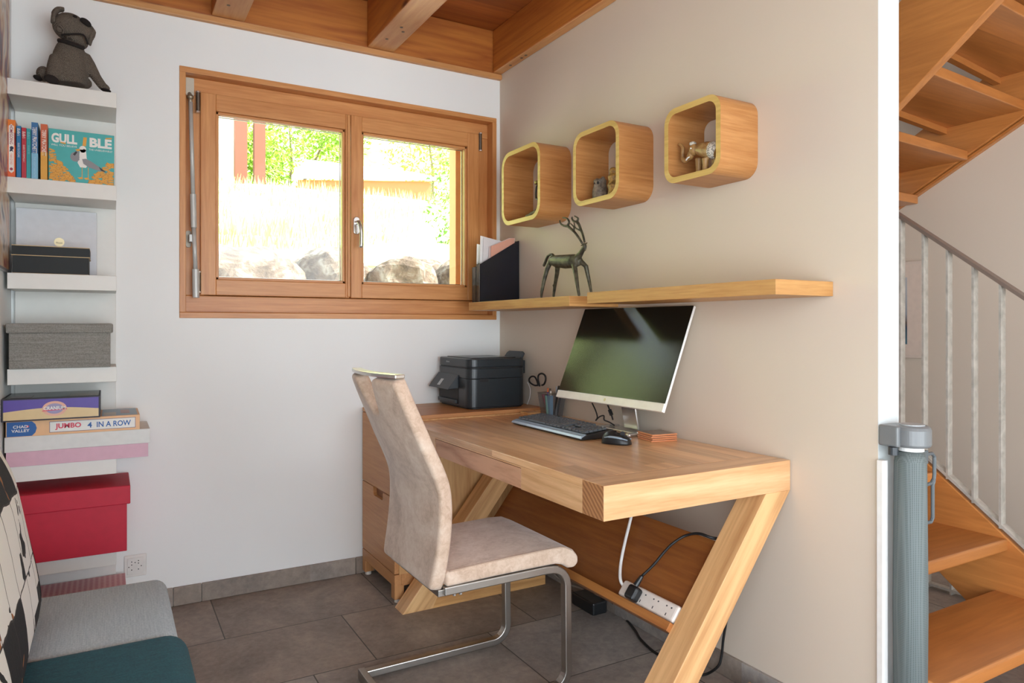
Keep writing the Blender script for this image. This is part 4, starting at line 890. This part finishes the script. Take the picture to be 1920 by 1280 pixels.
# carved owl pair
q = lambda x, y, xx=-.1: at('x', xx, 940+x/8, 270+y/8)
ST = N('grey_brown_stone'); ST.set(ST.ramp(ST.noise(ST.coords(), 60, 5), [(.35, lin('4c4238')), (.65, lin('8d806e'))]), .6); ST = ST.m
ob = q(1480, 760); zc = 1.643
g = thing('owl_figurine', (ob.x, ob.y, zc), 'grey brown carved owl figure in the middle cube shelf', 'figurine')
m = MB().lathe((ob.x, ob.y, zc), [(.024, 0), (.03, .012), (.031, .035), (.027, .055), (.024, .066), (.026, .078), (.023, .084)], 18)
for s_ in (-1, 1): m.ball((ob.x, ob.y+s_*.019, zc+.082), (.009, .009, .011))
organic(m.build('body', ST, g), .0025, 2)
for s_ in (-1, 1): MB().ball((ob.x-.022, ob.y+s_*.010-.006, zc+.066), (.004, .006, .006)).build('eye', BLK, g, smooth=True)
MB().ball((ob.x-.026, ob.y-.004, zc+.056), (.005, .004, .008)).build('beak', ST, g, smooth=True)
o2 = q(1690, 700)
g = thing('carved_figurine', (o2.x, o2.y, zc), 'yellow brown carved figure just right of the owl, half hidden by the cube rim', 'figurine')
YB_ = N('yellow_brown_carving'); YB_.set(YB_.ramp(YB_.noise(YB_.coords(), 90, 3), [(.35, lin('5e4420')), (.6, lin('b58f4c'))]), .5)
m = MB().lathe((o2.x, o2.y, zc), [(.021, 0), (.025, .012), (.021, .03), (.026, .045), (.02, .062), (.024, .078), (.017, .09), (.02, .098), (.012, .106)], 16); organic(m.build('body', YB_.m, g), .0025, 2)
MB().ball((o2.x-.004, o2.y, zc+.1), (.016, .016, .014)).build('head', YB_.m, g, smooth=True)
# metal figurine in the first cube
p0 = q(545, 1060, -.085); zc = 1.64; fy_ = p0.y
g = thing('metal_figurine', (-.085, fy_, zc), 'brass and black metal ornament half hidden in the cube shelf nearest the window', 'figurine')
BR = plain('old_brass', '8d7d55', .35, .7)
m = MB().tube(smooth_path([(-.11, fy_+.055, zc+.014), (-.10, fy_+.03, zc+.02), (-.09, fy_, zc+.026), (-.085, fy_-.03, zc+.02)], 4), [.009]*4+[.013]*4+[.017]*4+[.012], 12); m.build('base', N('speckled_stone').set(lin('6e6450'), .6).m, g, smooth=True)
MB().tube([(-.085, fy_-.012, zc+.03), (-.085, fy_-.014, zc+.06), (-.085, fy_-.014, zc+.10)], [.014, .007, .006], 12).build('stem', BR, g, smooth=True)
MB().tube(smooth_path([(-.085, fy_-.015, zc+.088), (-.085, fy_+.012, zc+.092), (-.085, fy_+.014, zc+.125), (-.085, fy_+.006, zc+.150), (-.085, fy_-.03, zc+.152), (-.085, fy_-.04, zc+.12), (-.085, fy_-.015, zc+.088)], 5), .0042, 8).build('loop', BLK, g, smooth=True)
MB().lathe((-.085, fy_-.014, zc+.150), [(.012, 0), (.022, .004), (.022, .016), (.016, .018)], 20).build('cap', BR, g)

# stag
q = lambda x, y, xx=-.12: at('x', xx, 860+x/6.096, 390+y/6.096)
BZ = N('dark_bronze'); BZ.set(BZ.ramp(BZ.noise(BZ.coords(), 40, 4), [(.35, lin('2e2a22')), (.65, lin('5d5a48'))]), .5, .35); BZ = BZ.m
g = thing('stag_figurine', (-.12, -.79, 1.269), 'dark bronze stag figure with forked antlers standing on the corner shelf', 'figurine')
zs = 1.2695; mz = lambda v: v/6.096/470
m = MB().tube([q(1060, 600), q(1110, 605), q(1220, 612), q(1320, 605), q(1375, 600)], [mz(52), mz(72), mz(84), mz(82), mz(58)], 16)
m.tube([q(1350, 580), q(1395, 520), q(1440, 440)], [mz(48), mz(32), mz(24)], 12)
m.tube([q(1432, 405), q(1442, 440), q(1448, 492)], [mz(24), mz(24), mz(7)], 10)
def lg(pts, xx):
    P = [q(x, y, a) for x, y, a in pts]; e = P[-1]; P.append(Vector((e.x, e.y, zs+.001))) if e.z > zs else None
    n_ = len(P); m.tube(P, [mz(34)-(mz(34)-mz(11))*k/(n_-1) for k in range(n_)], 9)
lg([(1050, 610, -.12), (1010, 700, -.13), (975, 830, -.14), (950, 960, -.145), (945, 1005, -.145)], 0)
lg([(1130, 660, -.11), (1125, 740, -.10), (1100, 880, -.09), (1085, 995, -.09)], 0)
lg([(1320, 650, -.13), (1340, 760, -.14), (1355, 870, -.145), (1375, 995, -.145)], 0)
lg([(1395, 610, -.11), (1455, 665, -.10), (1490, 830, -.09), (1515, 960, -.09)], 0)
for x_, y_, a_ in ((1085, 885, -.095), (1358, 825, -.14), (1500, 860, -.09)): m.ball(q(x_, y_, a_), mz(15))
m.tube(smooth_path([q(1095, 560), q(1060, 530), q(1020, 550), q(990, 620), q(968, 670)], 4), [mz(22)]*4+[mz(17)]*4+[mz(20)]*4+[mz(20)]*4+[mz(5)], 8)
organic(m.build('body', BZ, g), .003, 2, .5)
def antler(paths): 
    m = MB()
    for P, r0, r1 in paths:
        S = smooth_path([q(x, y, a) for x, y, a in P], 5); n_ = len(S); m.tube(S, [r0+(r1-r0)*k/(n_-1) for k in range(n_)], 8)
    m.build('antler', BZ, g, smooth=True)
antler([([(1412, 402, -.13), (1370, 335, -.135), (1318, 268, -.14), (1270, 225, -.14), (1245, 200, -.14)], mz(13), mz(18)), ([(1245, 200, -.14), (1262, 160, -.14), (1240, 120, -.14), (1190, 108, -.14)], mz(15), mz(8)), ([(1245, 205, -.14), (1200, 200, -.14), (1165, 175, -.14), (1155, 140, -.14)], mz(15), mz(8)), ([(1315, 268, -.14), (1318, 220, -.14), (1278, 175, -.14)], mz(12), mz(7))])
antler([([(1438, 385, -.11), (1420, 310, -.105), (1398, 250, -.1), (1375, 190, -.1), (1352, 155, -.1)], mz(13), mz(18)), ([(1352, 155, -.1), (1364, 118, -.1), (1325, 90, -.1)], mz(15), mz(8)), ([(1352, 158, -.1), (1315, 150, -.1), (1295, 120, -.1), (1300, 100, -.1)], mz(15), mz(8)), ([(1390, 255, -.1), (1335, 225, -.1), (1318, 170, -.1)], mz(11), mz(6))])
MB().tube([q(1425, 415, -.13), q(1398, 428, -.145)], [mz(12), mz(4)], 8).tube([q(1450, 410, -.11), q(1470, 396, -.10)], [mz(12), mz(4)], 8).build('ear', BZ, g)

# magazine files and papers
SM = N('smoked_plastic'); SM.set(lin('1b1e28'), .12); SM.b.inputs['Alpha'].default_value = .93
def mag(y0, y1, label, mat, x0=-.225, x1=-.008, zf_=1.453, zb=1.575):
    g = thing('magazine_file', ((x0+x1)/2, (y0+y1)/2, 1.269), label, 'magazine file', 'magazine files on the corner shelf')
    m = MB(); t = .002; z = 1.2695
    for yy in (y0, y1-t): m.prism([(x0, z), (x1, z), (x1, zb), (x1-.006, zb), (x0+.004, zf_), (x0, zf_)], 'y', yy, yy+t)
    m.box((x1-t, y0, z), (x1, y1, zb)); m.box((x0, y0, z), (x1, y1, z+t)); m.build('box', mat, g)
    MB().box((x0, y0, z), (x0+t, y1, zf_)).build('front_panel', FRO, g)
    return g
fo = N('clear_smoked_plastic'); fo.set(lin('4a4038'), .06); fo.b.inputs['Alpha'].default_value = .5; FRO = fo.m
mag(-.212, -.172, 'black magazine file nearest the camera on the corner shelf', SM.m)
mag(-.168, -.128, 'smoked magazine file behind the black one against the window', SM.m, zf_=1.44, zb=1.53)
def sheet(y, pts, mat, label, th=.0012, cat='paper'):
    o = MB().prism(pts, 'y', y, y+th).build('paper', mat); tag(o, label, cat, 'papers in the magazine files'); return o
WP = plain('white_paper', 'eeecea', .7)
sheet(-.178, [(-.215, 1.273), (-.03, 1.273), (-.01, 1.56), (-.118, 1.577), (-.205, 1.592)], WP, 'white sheet standing highest at the back of the black file')
sheet(-.186, [(-.205, 1.273), (-.03, 1.273), (-.02, 1.558), (-.12, 1.575), (-.192, 1.583)], plain('grey_white_paper', 'dcd9da', .7), 'grey white sheet second from the back of the black file')
sheet(-.195, [(-.188, 1.273), (-.03, 1.273), (-.022, 1.590), (-.055, 1.588), (-.165, 1.540)], plain('pale_pink_paper', 'dcc3bc', .7), 'pale pink folder edge in front of the white sheets')
sheet(-.203, [(-.168, 1.273), (-.02, 1.273), (-.03, 1.588), (-.06, 1.582), (-.160, 1.54)], plain('salmon_folder', 'dba28c', .7), 'salmon pink folder sloping up in the black file')
sheet(-.207, [(-.115, 1.273), (-.03, 1.273), (-.03, 1.505), (-.118, 1.505)], plain('blue_folder', '27589a', .6), 'small blue folder corner peeking from the black file')
sheet(-.150, [(-.215, 1.273), (-.02, 1.273), (-.02, 1.52), (-.21, 1.555)], WP, 'white sheet in the smoked file next to the window')

# ------------------------------------------------------------------ stairs behind the wall end
g = thing('staircase', (.55, -1.9, 0), 'beech lower stair flight with thick open treads going up behind the wall', 'staircase', 'wooden stair flights')
def ztop(y): return .650+.775*(y+1.646)
m = MB().m(beech('y')); m.prism([(-2.47, 0), (-.6, ztop(-.6)), (-.6, ztop(-.6)-.37), (-2.0, 0.0)], 'x', .95, .995); m.build('stringer', None, g, bevel=.003)
for k in range(-1, 6):
    zt = .22+.19*k; yn = -2.19+.245*k
    if zt < .02: continue
    MB().m(beech('x', 'y')).box((.10, yn, zt-.042), (.955, yn+.29, zt)).build('tread', None, g, bevel=.007, seg=3)
    if k >= 1: MB().m(beech('x')).box((.10, yn+.045, zt-.062), (.93, yn+.075, zt-.042)).build('tread_batten', None, g, bevel=.002)
rl = thing('stair_railing', (.975, -1.75, .5), 'galvanised steel railing with upright bars on the lower stair flight', 'railing')
zr = lambda y: 1.517+.775*(y+1.646)
MB().rect_tube([(.973, -2.4, zr(-2.4)), (.973, -.6, zr(-.6))], .04, .012, X).build('handrail', plain('weathered_steel', '8c7d73', .5, .5), rl)
MB().rect_tube([(.973, -2.4, ztop(-2.4)+.012), (.973, -.6, ztop(-.6)+.012)], .035, .01, X).build('bottom_rail', GALV, rl)
yb = -1.646+.0905*2
for k in range(-3, 10):
    y = -1.646-.0905*k
    MB().box((.956, y-.004, ztop(y)+.0), (.987, y+.004, zr(y)-.004)).build('baluster', GALV, rl)
g2 = thing('lower_railing', (1.35, -1.45, .0), 'short piece of steel railing seen below the lower treads', 'railing')
MB().rect_tube([(1.38, -1.75, .018), (1.38, -1.1, .018)], .03, .01, X).build('bottom_rail', GALV, g2)
for y in (-1.428, -1.53, -1.63, -1.325): MB().box((1.366, y-.004, .0), (1.397, y+.004, .22)).build('baluster', GALV, g2)
MB().rect_tube([(1.38, -1.75, .226), (1.38, -1.1, .226)], .03, .012, X).build('handrail', GALV, g2)
# upper flight over the far side
g = thing('staircase', (1.5, -1.6, 1.7), 'beech upper stair flight crossing overhead at the top right', 'staircase', 'wooden stair flights')
zl = lambda y: 2.045-.77*(y+1.46)
m = MB().m(beech('y')); m.prism([(-2.25, zl(-2.25)), (-1.1, zl(-1.1)), (-1.1, zl(-1.1)+.42), (-2.25, zl(-2.25)+.42)], 'x', 1.06, 1.105); m.build('stringer', None, g, bevel=.003)
zw = lambda y: 1.806-.53*(y+.91)
m = MB().m(beech('y')); m.prism([(-2.25, zw(-2.25)), (-.5, zw(-.5)), (-.5, zw(-.5)+.30), (-1.2, zw(-1.2)+.30), (-2.25, zw(-2.25)+.42)], 'x', 1.955, 1.998); m.build('stringer', None, g, bevel=.003)
MB().rect_tube([(1.985, -2.2, zw(-2.2)-.012), (1.985, -.5, zw(-.5)-.012)], .026, .014, X).build('shadow_strip', beech('y'), g)
for k in range(-1, 4):
    z = 1.985+.182*k; yn = -1.315-.25*k
    MB().m(beech('x', 'y')).add([(1.10, yn-.035, z), (1.96, yn+.02, z), (1.96, yn+.40, z), (1.10, yn+.30, z), (1.10, yn-.035, z+.045), (1.96, yn+.02, z+.045), (1.96, yn+.40, z+.045), (1.10, yn+.30, z+.045)], [(3, 2, 1, 0), (4, 5, 6, 7), (0, 1, 5, 4), (1, 2, 6, 5), (2, 3, 7, 6), (3, 0, 4, 7)]).build('tread', None, g, bevel=.004)
    MB().m(beech('x')).add([(1.10, yn+.27, z-.03), (1.96, yn+.37, z-.03), (1.96, yn+.40, z-.03), (1.10, yn+.30, z-.03), (1.10, yn+.27, z), (1.96, yn+.37, z), (1.96, yn+.40, z), (1.10, yn+.30, z)], [(3, 2, 1, 0), (4, 5, 6, 7), (0, 1, 5, 4), (1, 2, 6, 5), (2, 3, 7, 6), (3, 0, 4, 7)]).build('tread_batten', None, g)
# picture on the stairwell wall
g = thing('framed_picture', (1.99, -.8, .98), 'pale framed picture hanging on the stairwell wall behind the railing', 'picture')
MB().box((1.985, -1.064, .982), (1.999, -.56, 1.503)).build('frame', plain('pale_frame', 'd8c8ba', .4), g, bevel=.002)
MB().box((1.9835, -1.048, .998), (1.9855, -.576, 1.487)).build('mat_board', plain('cream_mat', 'dccabb', .6), g)
ph = N('harbour_photo'); spx = ph.n('SeparateXYZ'); ph.l(ph.coords(), spx.inputs[0]); fz_ = ph.math('ADD', spx.outputs[2], ph.math('MULTIPLY', ph.noise(ph.coords(), 14, 3), .06))
ph.set(ph.ramp(ph.math('MULTIPLY', fz_, 2.0), [(.2, lin('4f7a86')), (.38, lin('33475a')), (.44, lin('6b5a50')), (.55, lin('9aa0a8')), (.8, lin('b7b9bb'))]), .3)
MB().box((1.982, -.972, 1.056), (1.984, -.65, 1.418)).build('photo', ph.m, g)

# ------------------------------------------------------------------ child safety gate
g = thing('safety_gate', (.045, -2.14, 0), 'grey roll-up child safety gate fixed to the white wall end', 'safety gate')
GY = -2.14
GB = plain('gate_grey', '747778', .3)
m = MB().box((-.005, -2.135, .838), (.075, -2.0805, .893)); m.lathe((.05, GY, .838), [(.042, 0), (.045, .008), (.045, .045), (.042, .052), (.036, .056)], 48); m.build('top_housing', GB, g, bevel=.006, seg=3)
MB().lathe((.05, GY, .884), [(.03, 0), (.03, .013), (.026, .0135)], 24).build('lock_button', plain('gate_light_grey', 'a9adad', .3), g)
MB().lathe((.046, GY, .828), [(.03, 0), (.03, .010)], 24).build('collar', WPL, g)
GM = N('gate_mesh_fabric'); vo = GM.n('TexVoronoi'); vo.inputs['Randomness'].default_value = 0; vo.inputs['Scale'].default_value = 1; GM.l(GM.coords((300, 300, 220)), vo.inputs['Vector'])
GM.set(GM.ramp(vo.outputs['Distance'], [(.3, lin('4e5756')), (.5, lin('6b7473'))]), .7)
MB().lathe((.042, GY, .03), [(.038, 0), (.041, .4), (.038, .77), (.033, .795)], 30).build('rolled_mesh', GM.m, g, smooth=True)
MB().box((.083, GY-.008, .03), (.103, GY+.008, .818)).build('closing_bar', WPL, g, bevel=.003)
MB().box((-.012, -2.10, .03), (-.001+.012, -2.0805, .80)).build('mounting_profile', WPL, g, bevel=.003)
MB().lathe((.0, -2.12, .818), [(.012, 0), (.012, .02)], 14).build('release_knob', DKG, g)
m = MB(); hx0, hx1 = .103, .152
m.tube([(.10, GY, .812), (.140, GY, .812), (.152, GY, .802), (.152, GY, .755), (.148, GY, .735), (.144, GY, .728), (.144, GY, .640), (.136, GY, .630), (.103, GY, .630)], .0048, 8); m.tube([(.104, GY, .737), (.115, GY, .731), (.138, GY, .733), (.148, GY, .742)], .0048, 8); m.tube([(.104, GY, .812), (.104, GY, .630)], .004, 8)
m.box((.082, GY-.01, .79), (.106, GY+.01, .825)); m.build('handle', plain('gate_dark_grey', '596063', .4), g)

# ------------------------------------------------------------------ outside
struct(MB().m(plain('outside_timber', 'b98a58', .6)).box((-.150, .22, 1.2), (-.120, .299, 2.3)).m(WPL).box((-.120, .235, 1.2), (-.104, .299, 2.3)).m(plain('outside_timber', '', .6)).box((-.104, .225, 1.2), (-.094, .299, 2.3)).m(WPL).box((-.094, .2, 1.212), (-.047, .299, 2.207)).box((-.062, .122, 1.212), (-.0465, .2, 2.207)).build('trim_3'))
GR = N('dry_grass'); GR.set(GR.ramp(GR.noise(GR.coords(), 4, 6, .5), [(.35, lin('9cb25c')), (.65, lin('b8c47c'))]), .95)
vs = []; fs = []; NX, NY = 22, 22
for j in range(NY):
    y = 2.3+(j/(NY-1))**1.5*16
    for i in range(NX):
        x = -5+i/(NX-1)*18
        z = 1.62+(y-2.3)*.255+random.uniform(-.05, .05)
        if y > 12.5: z = 1.62+10.2*.255+(y-12.5)*.12
        vs.append((x, y, z))
fs = [(j*NX+i, j*NX+i+1, (j+1)*NX+i+1, (j+1)*NX+i) for j in range(NY-1) for i in range(NX-1)]
o = MB().add(vs, fs).build('grass_slope', GR.m, smooth=True); struct(o)
struct(MB().box((-6, .3, .7), (14, 2.6, 1.05)).build('ground_outside', plain('pale_gravel', 'c9c5bb', .9)))
m = MB()
rnd = random.Random(3)
BLd = GR.m
mt = N('grass_blades'); mt.set(mt.ramp(mt.noise(mt.coords(), 2, 3), [(.3, lin('a4bc5c')), (.7, lin('c8d08c'))]), .9)
for i in range(2600):
    y = 3.0+rnd.random()**1.4*9.5; x = -1.6+(y*.42)*rnd.random()*1.35+rnd.random()*.3; z = 1.62+(y-2.3)*.255
    h = .08+.16*rnd.random(); a = rnd.uniform(-.06, .06); w = .006+y*.0006
    m.add([(x-w, y, z-.03), (x+w, y, z-.03), (x+a, y+rnd.uniform(-.04, .04), z+h)], [(0, 1, 2)])
o = m.build('meadow_grass', mt.m); tag(o, 'tall pale grass growing over the sunlit slope outside the window', 'grass', kind='stuff')
RK = N('boulder_rock'); n_ = RK.noise(RK.coords(), 9, 8, .6, .65); RK.set(RK.ramp(n_, [(.35, lin('3a2c22')), (.5, lin('5c4a3c')), (.65, lin('7d736a'))]), .9); RK.bump(n_, .8, .05)
def rock(c, r, label, seed, rz=0):
    b = bmesh.new(); bmesh.ops.create_icosphere(b, subdivisions=4, radius=1); rr = random.Random(seed); dirs = [Vector((rr.uniform(-1, 1), rr.uniform(-1, 1), rr.uniform(-1, 1))).normalized() for _ in range(16)]; cut = [rr.uniform(.80, .95) for _ in dirs]
    from mathutils import noise as NZ
    for v in b.verts:
        for d_, k in zip(dirs, cut):
            e = v.co.dot(d_)-k
            if e > 0: v.co -= d_*e
        v.co += v.co.normalized()*NZ.noise(v.co*2.4+Vector((seed, 0, 0)))*.1
        q_ = 1/max(.01, (abs(v.co.x/v.co.length)**3+abs(v.co.y/v.co.length)**3+abs(v.co.z/v.co.length)**3)**(1/3)); v.co *= q_*.97; v.co = Vector((v.co.x*r[0], v.co.y*r[1], v.co.z*r[2]))
    me = D.meshes.new('boulder'); b.to_mesh(me); b.free(); me.materials.append(RK.m); o = D.objects.new('boulder', me); C.objects.link(o); o.location = c; o.rotation_euler = (0, 0, rz)
    tag(o, label, 'boulder', 'boulders of the garden wall outside the window')
zg = 1.05
rock((-1.02, 2.0, 1.40), (.50, .35, .32), 'brown grey boulder at the bottom left of the left window pane', 4)
rock((-.26, 2.15, 1.42), (.34, .3, .34), 'pale boulder at the bottom right of the left window pane', 9, .3)
rock((.22, 2.0, 1.38), (.30, .3, .33), 'brown boulder at the bottom left of the right window pane', 15)
rock((.55, 2.5, 1.44), (.26, .25, .32), 'small rough boulder in the middle of the right window pane', 21)
rock((.82, 2.0, 1.42), (.29, .3, .36), 'large pale boulder at the bottom right of the right window pane', 33, .5)
HL = N('wooded_hill'); HL.set(HL.ramp(HL.noise(HL.coords(), .9, 6, .3), [(.35, lin('5e6c34')), (.5, lin('98a45c')), (.65, lin('b8bd80'))]), .95)
vs = []; NX, NY = 60, 40
for j in range(NY):
    for i in range(NX):
        x = -70+i*112/(NX-1); t = j/(NY-1); y = 18+t*34
        vs.append((x+rnd.uniform(-.3, .3), y+rnd.uniform(-.3, .3), 3.9+t*30+rnd.uniform(-.5, .5)*(t > 0)))
struct(MB().add(vs, [(j*NX+i, j*NX+i+1, (j+1)*NX+i+1, (j+1)*NX+i) for j in range(NY-1) for i in range(NX-1)]).build('hillside', HL.m, smooth=True))
# red posts, house, roof
g = thing('garden_shed', (.3, 11.5, 3.9), 'pale building with tall reddish posts at the top left of the window view', 'building')
for px, w in ((451, .12), (486, .11)):
    p = at('y', 12.3, px, 335); MB().box((p.x-w, 12.2, 3.6), (p.x+w, 12.4, 6.9)).build('post', plain('red_brown_paint', '6e3a2c', .8), g)
MB().box((-3, 13.0, 3.6), (.75, 13.2, 7.2)).build('wall', plain('pale_render', 'd8d2c8', .9), g); MB().box((-1, 12.7, 4.0), (.2, 13.0, 5.0)).build('log_pile', plain('dark_logs', '8b7a6c', .9), g)
g = thing('garden_pavilion', (3.0, 14, 4.0), 'low building with a pale roof and orange eaves beyond the grass slope', 'building')
m = MB(); m.add([(1.93, 13.6, 4.62), (5.6, 13.6, 4.95), (5.6, 15, 5.35), (2.6, 15, 5.35), (1.93, 13.6, 4.69), (5.6, 13.6, 5.02), (5.6, 15, 5.43), (2.6, 15, 5.43)], [(3, 2, 1, 0), (4, 5, 6, 7), (0, 1, 5, 4), (1, 2, 6, 5), (2, 3, 7, 6), (3, 0, 4, 7)]); m.build('roof', plain('pale_grey_roof', 'b9bcc2', .5), g)
MB().add([(2.1, 13.7, 4.3), (5.5, 13.7, 4.3), (5.5, 13.7, 4.93), (2.1, 13.7, 4.62)], [(0, 1, 2, 3)]).box((2.1, 13.72, 3.6), (5.5, 15, 4.5)).build('wall', plain('terracotta_render', '9a5a38', .8), g)
# trees made of leaf sprays
def foliage(name, centers, nleaf, size, col1, col2, label, seed, trunk=None):
    rr = random.Random(seed); m = MB()
    for i in range(nleaf):
        c, r = centers[i % len(centers)]; u_ = Vector((rr.gauss(0, 1), rr.gauss(0, 1), rr.gauss(0, 1))).normalized()*(rr.random()**.4)
        p = Vector((c[0]+u_.x*r[0], c[1]+u_.y*r[1], c[2]+u_.z*r[2])); a = Vector((rr.uniform(-1, 1), rr.uniform(-1, 1), rr.uniform(-1, 1))).normalized(); b_ = a.orthogonal().normalized(); s_ = size*rr.uniform(.6, 1.3)
        m.add([p-a*s_, p+b_*s_*.4, p+a*s_, p-b_*s_*.4], [(0, 1, 2, 3)])
    lf = N(name+'_leaf_'+str(seed)); oi = lf.noise(lf.coords(), 3, 2); lf.set(lf.ramp(oi, [(.3, lin(col1)), (.7, lin(col2))]), .6)
    ts = lf.n('BsdfTranslucent'); lf.l(lf.b.inputs['Base Color'].links[0].from_socket, ts.inputs[0]); ms = lf.n('MixShader'); ms.inputs[0].default_value = .35; lf.l(lf.b.outputs[0], ms.inputs[1]); lf.l(ts.outputs[0], ms.inputs[2]); lf.l(ms.outputs[0], lf.t.nodes['Material Output'].inputs[0])
    base = min(c[2]-r[2] for c, r in centers); c0 = centers[0][0]
    t = thing(name, (c0[0], c0[1], base), label, 'tree', 'trees beyond the window'); m.build('crown', lf.m, t)
    q = MB(); bt = Vector(trunk or (c0[0], c0[1], base-.8))
    for c, r in centers: q.tube([bt, (bt+Vector(c))/2+Vector((.1, 0, .1)), Vector(c)], [.09*size*8, .05*size*8, .02*size*8], 7)
    q.build('trunk', plain('bark_brown', '7a6656', .9), t)
foliage('tree', [((2.6, 17, 7.0), (1.9, 1.0, 2.0)), ((3.9, 17, 7.2), (1.1, 1.0, 2.0)), ((1.6, 16.5, 5.6), (1.0, .8, 1.2))], 7500, .085, '6a8f24', 'a3bd3c', 'bright green leafy tree behind the roof in the left window pane', 5, (2.6, 17.2, 4.4))
foliage('tree', [((6.6, 16.6, 7.2), (1.6, 1.0, 2.3)), ((8.4, 16.6, 6.8), (1.4, 1.0, 2.3))], 4800, .085, '7d9a34', 'b4c050', 'pale yellow green tree at the top of the right window pane', 6, (6.8, 16.6, 4.4))
foliage('shrub', [((1.75, 4.2, 2.95), (.42, .4, .30)), ((1.62, 4.1, 2.45), (.34, .3, .30)), ((1.75, 4.0, 2.15), (.36, .3, .22))], 900, .034, '355e12', '6f962a', 'green bush with small leaves at the right edge of the window view', 8, (1.95, 4.1, 1.9))

for o in D.objects:
    if '_o' in o.keys(): del o['_o']
bpy.context.view_layer.update()
